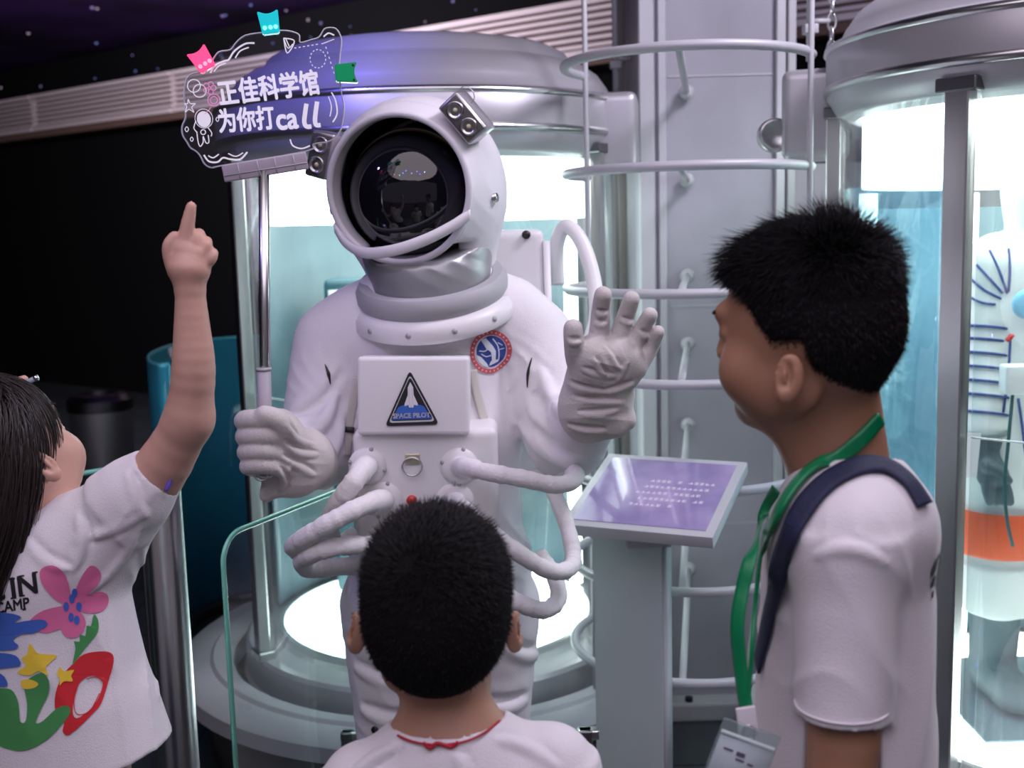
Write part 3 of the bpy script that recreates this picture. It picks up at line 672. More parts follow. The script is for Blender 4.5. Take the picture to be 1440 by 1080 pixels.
# waving arm
sr, er, wr = P(752, 478, Y0), P(797, 618, 2.20), P(838, 566, 2.02)
v.chain([(sr, .080), (sr.lerp(er, .5), .078), (er, .072)], .03); v.chain([(er, .074), (er.lerp(wr, .5), .066), (wr, .046)], .03)
# legs
for s, (u0, u1) in ((0, (548, 563)), (1, (690, 684))):
    h = P(u0, 850, 2.30); kn = P(u1, 1060, 2.30); an = Vector((kn.x, 2.32, .14))
    v.chain([(h, .104), (h.lerp(kn, .6), .092), (kn, .088), (kn.lerp(an, .5), .088), (an, .080)], .022)
v.cap(P(585, 840, 2.29), P(655, 838, 2.29), .10, .10, .05)
# cloth folds
for (c, d, f, a, r_, sd) in ((el, (1, 0, 2.2), 120, .005, .15, 3), (sl.lerp(el, .45), (1, .3, .6), 120, .0045, .13, 4), (er, (1, 0, 1.4), 115, .005, .15, 5), (wl, (1, -1, .5), 190, .0045, .10, 6),
        (sr.lerp(er, .5), (1, 0, -.8), 120, .005, .14, 7), (P(750, 540, 2.2), (1, 0, .5), 110, .005, .12, 8), (P(620, 480, 2.15), (1, .2, .1), 60, .0025, .25, 9), (P(560, 960, 2.25), (.5, 0, 1), 62, .0042, .22, 10),
        (P(690, 940, 2.25), (-.4, 0, 1), 58, .0045, .22, 11), (P(720, 740, 2.2), (.8, 0, .7), 90, .005, .18, 12), (P(480, 760, 2.2), (.8, 0, -.7), 90, .005, .15, 13), (P(490, 500, 2.2), (1, 0, -.5), 110, .004, .11, 14)):
    v.fold(a, d, f, sd, c, r_, 2.2)
for pts, r_ in ((((470, 560), (455, 600), (420, 622)), .012), (((480, 590), (470, 640), (430, 660)), .012), (((470, 520), (440, 560), (410, 575)), .010), (((745, 560), (760, 610), (790, 650)), .012), (((735, 600), (770, 640), (810, 655)), .012),
        (((760, 520), (775, 560), (800, 590)), .010), (((740, 640), (735, 720), (745, 800)), .012), (((500, 880), (560, 900), (600, 890)), .010), (((500, 940), (550, 965), (600, 950)), .010), (((510, 1000), (560, 1018), (600, 1005)), .010), (((700, 905), (735, 925), (755, 920)), .010), (((650, 980), (700, 1000), (740, 985)), .010), (((470, 700), (490, 760), (480, 830)), .012)):
    v.crease(pts, r_ * .75, .016)
suit = link('suit', v.mesh('suit'), M_suit, AST)
SB = bvh_of([suit])
def on(bvh, u, v_, off=.003, far=6.0):
    """point of a built surface seen at photo pixel (u, v), lifted by off; and its normal"""
    d = ray(u, v_); h, n, i, t = bvh.ray_cast(CAMLOC, d, far)
    if h is None: return None, None
    if n.dot(d) > 0: n = -n
    return h + n * off, n
# boots
for u1 in (563, 684):
    kn = P(u1, 1060, 2.30); v = Vol((kn.x - .12, 2.05, -.01), (kn.x + .12, 2.45, .24), .005)
    v.cap((kn.x, 2.33, .05), (kn.x, 2.17, .045), .062, .055, .02); v.cap((kn.x, 2.32, .05), (kn.x, 2.32, .19), .075, .078, .02); v.plane_cut((kn.x, 2.3, .004), (0, 0, -1), .004)
    link('boot', v.mesh('boot'), M_grey, AST)
# ---------------- neck ring
nc = P(607, 400, 2.25); NR = frame(nc, (1, .05, .09), (0, 1, .30)) # local z up, tipped towards the viewer
NR = NR
sharp(link('neck_ring', lathe('neck_ring', [(.118, -.02), (.118, .012), (.124, .018), (.142, .018), (.150, .008), (.152, -.010), (.146, -.022)], (0, 0, 0), 0, 360, 64, True, NR), M_grey, AST))
fl = link('collar', lathe('collar', [(.140, -.020), (.156, -.022), (.166, -.034), (.170, -.052), (.166, -.060), (.140, -.058)], (0, 0, 0), 0, 360, 64, True, NR), M_white, AST); sharp(fl, 50)
for k in range(12):
    a = R(30 * k + 12); c = NR @ Vector((.166 * math.cos(a), .166 * math.sin(a), -.040)); n_ = (NR.to_3x3() @ Vector((math.cos(a), math.sin(a), .3))).normalized()
    link('rivet', cyl('rivet', c - n_ * .004, c + n_ * .003, .0055, 12), M_grey, fl)
# ---------------- helmet
hc = P(588, 262, 2.27); fwd = Vector((-.24, -.955, -.10)).normalized(); HM = frame(hc, fwd.cross(Vector((-.04, 0, 1))), fwd)   # x: its left-hand side seen, y: forward
HX = HM.col[0].to_3d()
if HX.x < 0: HM = frame(hc, -HX, fwd)
# local axes: x sideways (+ to picture right), y forward (to viewer), z = x cross y (down); flip z
hx = HM.col[0].to_3d(); hy = HM.col[1].to_3d(); hz = -HM.col[2].to_3d()
if hz.z < 0: hz = -hz
HM = Matrix((hx, hy, hz)).transposed().to_4x4(); HM.translation = hc
def H(x, y, z): return HM @ Vector((x, y, z))
rotH = Matrix((hx, hy, hz)).transposed()
v = Vol(hc - Vector((.24, .25, .26)), hc + Vector((.24, .25, .26)), .0034)
v.ell(hc, (.172, .176, .174), .01, rot=rotH)
v.cap(H(0, -.02, -.06), H(.0, -.03, -.15), .146, .132, .05)
v.cap(H(0, .07, .004), H(0, .116, .002), .150, .141, .02, flat=True)                    # brow roll of the opening
v.cap(H(0, .02, .004), H(0, .4, .004), .131, .134, .004, 'sub', side=hz, ratio=1.0)     # face opening
v.ell(H(0, .0, 0), (.150, .150, .152), .006, 'sub', rot=rotH)
v.cap(H(0, -.02, -.05), H(0, -.03, -.3), .128, .118, .01, 'sub')
v.box(H(0, .17, -.176), (.30, .10, .07), .01, .01, 'sub', rot=rotH)
v.fold(.0016, (1, 0, .4), 90, 21, hc, .25)
shell = link('helmet_shell', v.mesh('helmet_shell'), mat('helmet_white', (.80, .78, .81), .45, bump=.15, bscale=90), AST)
link('lining', lathe('lining', [(.1345, .112), (.140, .085), (.146, .03), (.147, -.03), (.13, -.08), (.09, -.12), (0, -.14)], (0, 0, 0), 0, 360, 48, M=HM @ Matrix.Rotation(R(-90), 4, 'X')), M_inner, shell)
# visor bubble
v = Vol(hc - Vector((.2, .2, .2)), hc + Vector((.2, .2, .2)), .004)
v.ell(H(0, .040, -.012), (.1215, .112, .1215), .01, rot=rotH); v.plane_cut(H(0, .01, 0), -hy, .004)
vis = link('visor', v.mesh('visor'), M_visor, shell)
link('visor_ring', tube('visor_ring', [H(.1235 * math.cos(R(a)), .040, -.012 + .1235 * math.sin(R(a))) for a in range(0, 360, 12)], .004, 8, 2, True), mat('visor_brass', (.30, .24, .16), .35, .8), shell)
# rim band round the opening
rim = [H(.1375 * math.cos(R(a)), .116, .003 + .1375 * math.sin(R(a))) for a in range(0, 360, 10)]
link('rim', tube('rim', rim, .0068, 12, 2, True), mat('helmet_white', (.8, .78, .8), .5), shell)
# lower lip bar bridging the opening
bar = [H(x, .158 - 2.3 * x * x, z) for x, z in ((-.134, -.060), (-.112, -.090), (-.07, -.108), (-.01, -.106), (.05, -.092), (.10, -.072), (.134, -.052))]
def strip(name, pts, w_, t_, M3, n=6):
    p = catmull(pts, n); V = []; F = []; m = len(p); up = hz
    for i in range(m):
        t = (p[min(i + 1, m - 1)] - p[max(i - 1, 0)]).normalized(); o_ = t.cross(up).normalized();  o_ = o_ if o_.dot(hy) > 0 else -o_
        for a, b in ((-1, 0), (-.7, 1), (.7, 1), (1, 0), (.7, -1), (-.7, -1)): V.append(p[i] + up * a * w_ / 2 + o_ * b * t_ / 2)
    for i in range(m - 1):
        for k in range(6): k2 = (k + 1) % 6; F.append((i * 6 + k, i * 6 + k2, (i + 1) * 6 + k2, (i + 1) * 6 + k))
    F += [tuple(range(6))[::-1], tuple((m - 1) * 6 + k for k in range(6))]
    me = pymesh(name, V, F); bm = bmesh.new(); bm.from_mesh(me); bmesh.ops.recalc_face_normals(bm, faces=bm.faces); bm.to_mesh(me); bm.free(); return me
link('lip_bar', strip('lip_bar', bar, .022, .010, HM), MATS['helmet_white'], shell)
# silver-grey neck section
v = Vol(hc - Vector((.22, .22, .26)), hc + Vector((.22, .22, .02)), .0038)
v.cap(H(0.005, .0, -.105), P(607, 392, 2.25), .138, .118, .02)
v.plane_cut(H(0, 0, -.104), hz + hy * .25, .006)
v.fold(.003, (.5, 0, 1), 120, 31, H(.06, .1, -.12), .1)
link('neck_section', v.mesh('neck_section'), mat('silver_cloth', (.36, .37, .38), .35, .35, bump=.3, bscale=40), AST)
for x in (-.165, .165):
    link('pivot_screw', cyl('pivot_screw', H(x * .93, .045, -.03), H(x * 1.03, .05, -.03), .009, 16), M_steel, shell)
# helmet lamps
for (c, ax_, lab) in ((P(652, 166, 2.12), (.62, -.05, -.78), None), (P(452, 218, 2.20), (-.25, .1, -.95), None)):
    ax = Vector(ax_).normalized(); f_ = Vector((-.35, -.93, .02)).normalized(); LM = frame(c, ax, f_.cross(ax)); ly = LM.col[2].to_3d()
    # local: x along the pair of lamps, z towards the viewer
    if ly.dot(f_) < 0: LM = frame(c, ax, -f_.cross(ax))
    hb = link('lamp_housing', box('lamp_housing', (0, 0, -.024), (.044, .024, .034), LM, .006), mat('lamp_silver', (.55, .53, .56), .3, .7), AST)
    link('face_plate', box('face_plate', (0, 0, .008), (.040, .021, .003), LM, .002), mat('lamp_face', (.30, .29, .27), .25, .8), hb)
    for s in (-.019, .019):
        link('reflector', lathe('reflector', [(.0, .004), (.008, .006), (.013, .014), (.016, .014), (.016, .008)], (0, 0, 0), 0, 360, 24, M=LM @ Matrix.Translation((s, 0, .001))), M_steel, hb)
        link('bulb', lathe('bulb', [(0, .014), (.004, .012), (.005, .008), (.005, .004)], (0, 0, 0), 0, 360, 12, M=LM @ Matrix.Translation((s, 0, .001))), mat('bulb_glass', (.75, .70, .50), .15), hb)
    link('wire_loop', tube('wire_loop', [LM @ Vector((-.03 + .016 * math.cos(R(a)), .028 + .012 * math.sin(R(a)), -.02)) for a in range(0, 360, 30)], .0009, 6, 2, True), M_steel, hb)
    link('mount_foot', cyl('mount_foot', LM @ Vector((.01, -.02, -.04)), LM @ Vector((.01, -.05, -.07)), .018, 12), MATS['lamp_silver'], hb)
# ---------------- backpack
bpk = link('backpack', box('backpack', (.0, 2.49, 1.28), (.175, .085, .265), Matrix.Translation((-.10, 0, .0)), .02, 4), M_white, AST)
c, _ = P(740, 330, 2.40), None
link('button', cyl('button', Vector((c.x, 2.408, c.z)), Vector((c.x, 2.398, c.z)), .009, 20), M_black, bpk)
link('edge_bead', cyl('edge_bead', (P(771, 330, 2.41).x, 2.41, 1.05), (P(768, 330, 2.41).x, 2.41, 1.52), .008, 12), M_white, bpk)
link('backpack_hose', tube('backpack_hose', [P(784, 400, 2.48), P(783, 345, 2.47), P(797, 318, 2.45), P(820, 345, 2.42), P(836, 400, 2.38), P(838, 450, 2.34), P(822, 500, 2.32)], .016, 14, 8), M_white, AST)
# ---------------- chest unit
cu = P(602, 690, 2.12); CUM = Matrix.Translation(cu) @ Matrix.Rotation(R(3), 4, 'X')
lowb = link('chest_unit', box('chest_unit', (0, .02, 0), (.135, .05, .125), CUM, .018, 4), M_white, AST)
cb = P(582, 556, 2.085); CM2 = Matrix.Translation(cb) @ Matrix.Rotation(R(1.5), 4, 'Y') @ Matrix.Rotation(R(-4), 4, 'X')
chest = link('chest_box', box('chest_box', (0, .03, 0), (.103, .045, .072), CM2, .008, 3), M_white, AST)
# badge on the chest box: z of frame towards the viewer
BM = Matrix((CM2.col[0].to_3d(), CM2.col[2].to_3d(), -CM2.col[1].to_3d())).transposed().to_4x4(); BM.translation = CM2 @ Vector((0, -.0152, 0)); BM = BM @ Matrix.Translation((-.004, -.004, 0)) @ Matrix.Rotation(R(2), 4, 'Z')
def rtri(s, r_=.006, cy=0):
    A = [(0, .052 * s + cy), (-.050 * s, -.050 * s + cy), (.050 * s, -.050 * s + cy)]; pts = []
    for i in range(3):
        p = Vector(A[i]); a = Vector(A[i - 1]); b = Vector(A[(i + 1) % 3]); ua = (a - p).normalized(); ub = (b - p).normalized()
        q0, q2 = p + ua * r_ * 1.6, p + ub * r_ * 1.6
        for t in (0, .25, .5, .75, 1): pts.append(tuple(q0 * (1 - t) ** 2 + p * 2 * t * (1 - t) + q2 * t * t))
    return pts
m_bk = mat('badge_black', (.015, .014, .018), .8); m_lg = mat('badge_grey', (.55, .53, .58), .8); m_bl = mat('badge_blue', (.04, .13, .50), .8); m_wh = mat('badge_white', (.75, .73, .78), .8)
bd = link('badge', (lambda sh: pymesh('badge', [BM @ Vector((p[0], p[1], z)) for z in (0, .0025) for p in sh], [tuple(range(len(sh))), tuple(range(len(sh), 2 * len(sh)))] + [(i, (i + 1) % len(sh), (i + 1) % len(sh) + len(sh), i + len(sh)) for i in range(len(sh))]))(rtri(1.0)), m_bk, chest, None, False)
flat('badge_line', poly2(rtri(.86, .005, -.001), [rtri(.80, .005, -.001)]), BM, m_lg, bd, .0030)
flat('badge_field', poly2([(-.0365, -.0385), (.0365, -.0385), (.0235, -.0155)] + [(.0235 - .047 * i / 8, -.0155 + .006 * math.sin(math.pi * i / 8)) for i in range(1, 8)] + [(-.0235, -.0155)]), BM, m_bl, bd, .0031)
flat('badge_shuttle', merge2([poly2([(0, .030), (.005, .020), (.0055, .006), (.012, -.010), (.012, -.014), (.005, -.012), (.004, -.017), (-.004, -.017), (-.005, -.012), (-.012, -.014), (-.012, -.010), (-.0055, .006), (-.005, .020)])]), BM, m_wh, bd, .0034)
flat('badge_shuttle_line', merge2([stroke2([(-.003, .018), (-.003, -.012)], .0008, 0), stroke2([(.003, .018), (.003, -.012)], .0008, 0), stroke2([(0, -.012), (0, -.017)], .001, 0)]), BM, m_lg, bd, .0037)
flat('badge_lettering', xf2(text2('SPACE PILOT', .0118, .0004), 1, 1, 0, -.0355), BM, m_wh, bd, .0036)
# fittings on the lower unit
def onz(u, v_, off=0): # point on the front face of the lower unit
    d = ray(u, v_); pl = CUM @ Vector((0, -.03, 0)); n_ = -(CUM.col[1].to_3d()); t = (pl - CAMLOC).dot(n_) / d.dot(n_); return CAMLOC + d * t + n_ * off
un = -(CUM.col[1].to_3d())
p = onz(580, 645); link('clasp_plate', box('clasp_plate', p, (.014, .004, .010), None, .002), mat('clasp_gold', (.65, .60, .45), .3, .7), lowb)
link('clasp_ring', tube('clasp_ring', [onz(580, 655, .006) + Vector((.0185 * math.cos(R(a)), -.002, .017 * math.sin(R(a)))) for a in range(0, 360, 20)], .0018, 8, 2, True), M_steel, lowb)
p = onz(579, 703); link('red_button', cyl('red_button', p - un * .003, p + un * .006, .0095, 20), M_red, lowb)
bossp = {}
for k, (u, v_) in enumerate(((517, 655), (540, 703), (646, 655), (640, 704))):
    p = onz(u, v_); bossp[k] = p
    fl_ = link('hose_flange', lathe('hose_flange', [(0, .008), (.026, .008), (.034, .003), (.036, 0)], (0, 0, 0), 0, 360, 32, M=frame(p, (0, 0, 1), un.cross(Vector((0, 0, 1))) )), M_white, lowb)
    fl_.data.transform(Matrix.Translation(un * .0)); 
    for a in (75, 165, 345, 250): link('rivet', cyl('rivet', p + Vector((.033 * math.cos(R(a)), .0, .033 * math.sin(R(a)))), p + Vector((.033 * math.cos(R(a)), -.006, .033 * math.sin(R(a)))), .0038, 10), M_grey, fl_)
hoses = [([bossp[0] + un * .0, P(512, 658, 2.04), P(496, 680, 2.00), P(476, 708, 2.02), P(462, 738, 2.08), P(466, 756, 2.16)], .0185),
         ([bossp[1], P(532, 704, 2.03), P(505, 714, 1.98), P(465, 735, 1.96), P(428, 757, 1.98), P(414, 770, 2.03), P(432, 776, 2.10), P(470, 768, 2.17), P(500, 752, 2.20)], .0180),
         ([P(560, 770, 2.13), P(530, 768, 2.06), P(490, 767, 2.00), P(448, 775, 1.98), P(426, 788, 2.02), P(436, 800, 2.08), P(475, 797, 2.13), P(520, 795, 2.20)], .0175),
         ([bossp[2], P(655, 657, 2.03), P(685, 664, 1.99), P(735, 673, 1.99), P(780, 682, 2.02), P(806, 676, 2.06), P(808, 664, 2.11), P(786, 662, 2.17), P(756, 668, 2.22)], .0160),
         ([bossp[3], P(645, 712, 2.03), P(675, 737, 1.99), P(725, 775, 1.99), P(772, 802, 2.02), P(800, 800, 2.06), P(806, 780, 2.10), P(796, 735, 2.14), P(778, 690, 2.20)], .0160),
         ([P(655, 812, 2.12), P(690, 826, 2.05), P(730, 848, 2.03), P(765, 858, 2.06), P(785, 842, 2.10), P(780, 812, 2.16), P(760, 782, 2.22)], .0165)]
for k, (pts, r_) in enumerate(hoses):
    n_ = nrs.rand(200)
    h_ = link('hose', tube('hose', pts, r_, 16, 14, radf=lambda t: r_ * (1 + .05 * math.sin(150 * t) * math.sin(37 * t + k) - .03 * math.sin(61 * t))), M_hose, AST)
    if k in (0, 1, 3, 4):
        link('hose_elbow', tube('hose_elbow', [pts[0], pts[0].lerp(pts[1], .6), pts[1], pts[1].lerp(pts[2], .5)], r_ * 1.14, 16, 6), M_white, h_)
# straps and buckles
for (pts) in ([(664, 520), (668, 545), (677, 580), (686, 612), (690, 650), (688, 695), (680, 735)], [(503, 530), (496, 570), (490, 605), (488, 640), (486, 680)]):
    q = [on(SB, a, b, .002) for a, b in pts]; q = [x for x in q if x[0] is not None]
    link('strap', ribbon('strap', [a for a, b in q], [b for a, b in q], .017, .002), mat('strap_cream', (.62, .59, .53), .8), AST)
for (a, b) in ((490, 605), (687, 612), (687, 695), (497, 688)):
    h_, n_ = on(SB, a, b, .006)
    if h_ is not None: link('buckle', box('buckle', (0, 0, 0), (.0105, .0055, .003), frame(h_, (1, 0, -.1), n_.cross(Vector((1, 0, 0)))), .001, 1), M_black, AST)
# zips / dark slits at the armpits
for pts in ([(742, 545), (743, 525), (748, 503)], [(457, 512), (462, 526), (464, 540)]):
    q = [on(SB, a, b, .001) for a, b in pts]; q = [x for x in q if x[0] is not None]
    if len(q) > 1: link('side_slit', ribbon('side_slit', [a for a, b in q], [b for a, b in q], lambda t: .006 * (1 - abs(2 * t - 1)) + .001, .001), M_black, AST)
h_, n_ = on(SB, 528, 1026, .0)
if h_: link('knee_button', cyl('knee_button', h_ - n_ * .004, h_ + n_ * .004, .008, 16), M_black, AST)
# round patch
h_, n_ = on(SB, 690, 495, 0); PMx = frame(h_, Vector((0, 0, 1)).cross(n_), Vector((0, 0, 1)) - n_ * n_.z); r0 = .044
sh = {}
pr = decal('round_patch', poly2(circ2(0, 0, r0)), PMx, SB, mat('patch_white', (.74, .72, .76), .8), AST, .006, .0015)
decal('patch_ring', poly2(circ2(0, 0, .0425), [circ2(0, 0, .0335)]), PMx, SB, mat('patch_red', (.60, .10, .12), .8), pr, .006, .0022)
m_nv = mat('patch_blue', (.03, .07, .30), .8)
decal('patch_field', poly2(circ2(0.001, 0.001, .0305)), PMx, SB, m_nv, pr, .006, .0022)
decal('patch_emblem', merge2([poly2([(-.020, .025), (-.010, .028), (.004, .012), (.010, .002), (.010, -.016), (.018, -.015), (.016, -.020), (-.004, -.027), (-.001, -.019), (.002, -.016), (.000, .000), (-.010, .008)]),
    poly2([(-.0300, -.003), (-.0200, -.008), (-.008, -.022), (-.004, -.030), (-.016, -.026), (-.026, -.015)]), stroke2([(-.024, .004), (-.012, .003), (-.004, .010)], .0022, 4), stroke2([(-.02, -.002), (-.01, -.008), (.0, -.006)], .002, 4),
    stroke2([(.004, .026), (.014, .012), (.017, -.004), (.016, -.018)], .0024, 4), stroke2([(.014, .018), (.024, .012)], .0018, 0), stroke2([(.018, .004), (.028, .006)], .0016, 0)]), PMx, SB, mat('patch_light', (.72, .76, .82), .8), pr, .005, .0030)
decal('patch_marks', merge2([xf2(stroke2([(0, -.0018), (0, .0018)], .0022, 0), 1, 1, .038 * math.cos(R(a)), .038 * math.sin(R(a)), R(a) - R(90)) for a in range(8, 352, 13)]), PMx, SB, mat('patch_pinkish', (.85, .62, .60), .8), pr, .01, .0028)

# ---------------- gloves
def finger(v, pts, rs, k=.0035): v.chain(list(zip(pts, rs)), k)
# waving glove
YG = 1.97
v = Vol(P(760, 650, 2.12) - Vector((.02, .22, .02)), P(960, 390, 1.90) + Vector((.03, .10, .03)), .0021)
palm = P(846, 517, YG)
v.cap(P(828, 545, 2.0), P(836, 502, YG - .01), .044, .040, .02, side=sx, ratio=1.05); v.cap(P(862, 545, 2.0), P(876, 500, YG), .038, .034, .02); v.cap(P(850, 500, YG), P(893, 515, YG), .028, .022, .02)
v.cap(P(822, 572, 2.02), P(850, 570, 2.02), .048, .048, .02)
finger(v, [P(824, 535, YG + .01), P(812, 505, YG - .012), P(807, 478, YG - .035), P(806, 462, YG - .04)], [.024, .0205, .0175, .0165])
finger(v, [P(838, 505, YG), P(843, 462, YG - .005), P(845, 436, YG - .01), P(848, 415, YG - .03)], [.020, .0175, .0162, .0152])
finger(v, [P(862, 500, YG), P(873, 466, YG), P(881, 442, YG - .005), P(888, 421, YG - .02)], [.020, .0168, .0155, .0145])
finger(v, [P(878, 508, YG), P(893, 480, YG), P(904, 460, YG - .005), P(914, 443, YG - .02)], [.018, .0155, .0143, .0133])
finger(v, [P(884, 535, YG), P(905, 507, YG), P(917, 486, YG), P(925, 467, YG - .015)], [.017, .0140, .0128, .0118])
v.chain([(P(822, 572, 2.02), .05), (P(812, 600, 2.05), .052)], .02)
v.cap(P(846, 560, 2.02), P(830, 612, 2.08), .056, .070, .015)
# creases pressed into the palm and wrist
for (p0, p1) in (((818, 520), (862, 530)), ((835, 505), (850, 528)), ((850, 488), (872, 520)), ((880, 512), (868, 536)), ((800, 540), (850, 552)), ((850, 552), (890, 540)), ((806, 560), (876, 566)), ((815, 582), (868, 578)), ((800, 600), (850, 606)), ((840, 440), (852, 441)), ((838, 455), (851, 456)), ((874, 450), (888, 454)), ((900, 468), (910, 473)), ((800, 480), (815, 481))):
    v.crease([p0, ((p0[0] + p1[0]) / 2, (p0[1] + p1[1]) / 2 + 3), p1], .0035, .006)
# cuff corner
v.cap(P(870, 596, 2.00), P(882, 592, 2.0), .022, .016, .02)
v.cap(P(834, 600, 2.07), P(815, 670, 2.14), .060, .066, .006, 'sub')
for (c, d, f, a, r_, sd) in ((P(845, 530, YG - .04), (.3, 0, 1), 150, .0024, .055, 41), (P(865, 505, YG - .04), (1, 0, .6), 150, .0020, .045, 42), (P(840, 575, 2.0), (.2, 0, 1), 120, .0036, .075, 43),
        (P(845, 435, YG - .02), (0, 0, 1), 420, .0013, .035, 44), (P(885, 450, YG - .02), (.4, 0, 1), 420, .0013, .04, 45), (P(908, 480, YG - .02), (.5, 0, 1), 420, .0012, .04, 46), (P(808, 485, YG - .03), (0, 0, 1), 380, .0015, .035, 47)):
    v.fold(a, d, f, sd, c, r_, 2.6)
g1 = link('glove', v.mesh('glove'), M_glove, AST)
# gripping glove round the pole
pole_x = P(372, 620, 2.0); pt = P(371, 250, 2.0)
pdir = (pt - pole_x).normalized()
YF = 2.0
v = Vol(P(320, 720, 2.02) - Vector((.02, .16, .02)), P(470, 565, 2.02) + Vector((.02, .14, .03)), .0021)
v.cap(P(392, 602, YF + .03), P(392, 645, YF + .03), .036, .036, .015)
for k, (v0, dr) in enumerate(((591, .0172), (613, .0178), (635, .0172), (655, .0155))):
    a = P(398, v0 + 4, YF - .016); b = P(372, v0 - 1, YF - .040); c = P(347 + k * 1.5, v0, YF - .026); d = P(345 + k * 2, v0 + 2, YF + .014); e = P(362, v0 + 4, YF + .030)
    finger(v, [e, d, c, b, a], [dr * .98, dr, dr * 1.06, dr * 1.04, dr * .92], .004)
finger(v, [P(404, 640, YF + .01), P(402, 610, YF - .02), P(390, 590, YF - .042), P(372, 583, YF - .046)], [.026, .021, .0180, .0160], .006)
v.chain([(P(405, 625, YF + .03), .040), (P(425, 645, YF + .06), .044), (P(438, 652, 2.10), .05)], .02)
v.cap(P(400, 655, YF + .03), P(374, 698, YF + .03), .034, .010, .02); v.cap(P(425, 660, YF + .05), P(380, 690, YF + .03), .03, .012, .02)
v.cap(P(430, 640, 2.07), P(415, 665, 2.05), .050, .046, .02)
v.fold(.0030, (.3, 0, 1), 130, 51, P(420, 640, 2.0), .075, 2.4); v.fold(.0012, (1, 0, .2), 400, 52, P(365, 625, 1.95), .06)
for pts in (((400, 625), (420, 640), (445, 640)), ((398, 645), (425, 660), (440, 668)), ((405, 600), (415, 620), (440, 625)), ((390, 660), (400, 675), (395, 690))): v.crease(pts, .0045, .008)
g2 = link('glove', v.mesh('glove'), M_glove, AST)
link('wrist_ring', tube('wrist_ring', [P(367, 668, 1.97) + Vector((.011 * math.cos(R(a)), 0, .010 * math.sin(R(a)))) for a in range(0, 360, 30)], .0018, 8, 2, True), M_steel, g2)

# ================================================================== HAND-HELD SIGN
SG = thing('handheld_sign', 'clear acrylic cheering sign with white lettering on a steel pole in the astronaut\'s gripping glove', 'sign', P(372, 690, 2.0))
ptop = P(371, 240, 2.0); pbot = P(374, 668, 2.0); g0 = P(373, 600, 2.0); g1_ = P(371, 521, 2.0)
link('pole', cyl('pole', pbot, ptop, .0093, 20), M_steel, SG)
link('grip', cyl('grip', pbot, g1_, .0125, 20), mat('grip_grey', (.36, .33, .37), .5), SG)
link('grip_collar', cyl('grip_collar', g1_, g1_ + Vector((0, 0, .005)), .0135, 20), M_grey, SG)
sc_ = P(370, 137, 2.0); SX = (P(480, 130, 2.02) - P(258, 146, 1.98)).normalized(); SY = (P(371, 60, 2.0) - P(371, 200, 2.0)).normalized(); SM = frame(sc_, SX, SY)
px = (P(471, 137, 2.0) - P(371, 137, 2.0)).length / 100     # metres per photo pixel at the sign
def S(u, v_):  # photo pixel -> sign plane coordinates
    d = ray(u, v_); n_ = SM.col[2].to_3d(); t = (sc_ - CAMLOC).dot(n_) / d.dot(n_); q = SM.inverted() @ (CAMLOC + d * t); return (q.x, q.y)
outl = [(270, 104), (262, 112), (259, 130), (260, 150), (261, 165), (256, 178), (257, 190), (263, 200), (268, 208), (276, 213), (282, 220), (288, 231), (298, 236), (312, 233), (430, 213), (440, 203), (458, 200), (468, 196), (478, 185), (482, 170), (484, 150), (480, 130), (478, 112), (477, 90), (479, 70), (480, 55), (474, 42), (466, 39), (456, 41), (449, 52), (438, 56), (422, 60), (421, 50), (412, 45), (396, 43), (368, 46), (345, 50), (332, 60), (324, 70), (308, 73), (300, 83), (290, 100), (280, 102)]
o2 = smooth2([S(*p) for p in outl], 3); n = len(o2)
V_, F_ = poly2(o2); 
me = pymesh('panel', [SM @ Vector((p[0], p[1], z)) for z in (-.0025, .0025) for p in o2], [tuple(i for i in t) for t in F_] + [tuple(i + n for i in t)[::-1] for t in F_] + [(i, (i + 1) % n, n + (i + 1) % n, n + i) for i in range(n)])
pan = link('panel', me, M_acryl, SG, None, False)
m_pr = mat('sign_white', (.82, .80, .85), .6)
link('lit_edge', tube('lit_edge', [SM @ Vector((p[0], p[1], 0)) for p in o2], .0014, 6, 0, True), mat('edge_light', (.75, .72, .80), .3), pan)
m_pr.node_tree.nodes['Principled BSDF'].inputs['Emission Color'].default_value = (.8, .75, .9, 1); m_pr.node_tree.nodes['Principled BSDF'].inputs['Emission Strength'].default_value = .30
def tline(s, u0, v0, u1, v1, hpx, bold):
    t = text2(s, 1.0, bold, 'LEFT'); xs = [p[0] for p in t[0]]; ys = [p[1] for p in t[0]]; a = S(u0, v0); b = S(u1, v1); W_ = max(xs) - min(xs); L_ = math.hypot(b[0] - a[0], b[1] - a[1])
    sx_ = L_ / W_; sy_ = hpx * px / (max(ys) - min(ys)); an = math.atan2(b[1] - a[1], b[0] - a[0])
    t = xf2(t, 1, 1, -min(xs), -min(ys)); return xf2(t, sx_, sy_, a[0], a[1], an)
flat('lettering', tline('正佳科学馆', 310, 150, 451, 133, 36, .035), SM, m_pr, pan, .0032)
flat('lettering', tline('为你打', 309, 188, 388, 182, 34, .035), SM, m_pr, pan, .0032)
flat('lettering', tline('ca', 390, 184, 421, 181, 22, .03), SM, m_pr, pan, .0032)
flat('lettering', stroke2([S(*p) for p in ((431, 146), (429, 160), (428, 172), (431, 178), (438, 178))], 6.2 * px, 5), SM, m_pr, pan, .0032)
flat('lettering', stroke2([S(*p) for p in ((446, 143), (444, 158), (443, 170), (445, 176), (451, 176))], 6.2 * px, 5), SM, m_pr, pan, .0032)
LN = []
def ln(pts, wpx=1.6, closed=False): LN.append(stroke2([S(*p) for p in pts], wpx * px, 5, closed))
ln([(296, 103), (303, 92), (316, 86), (322, 84), (330, 72), (345, 62), (358, 61)], 2.4); ln([(301, 101), (308, 93), (318, 89)], 1.8); ln([(331, 82), (338, 72), (350, 67)], 1.8)
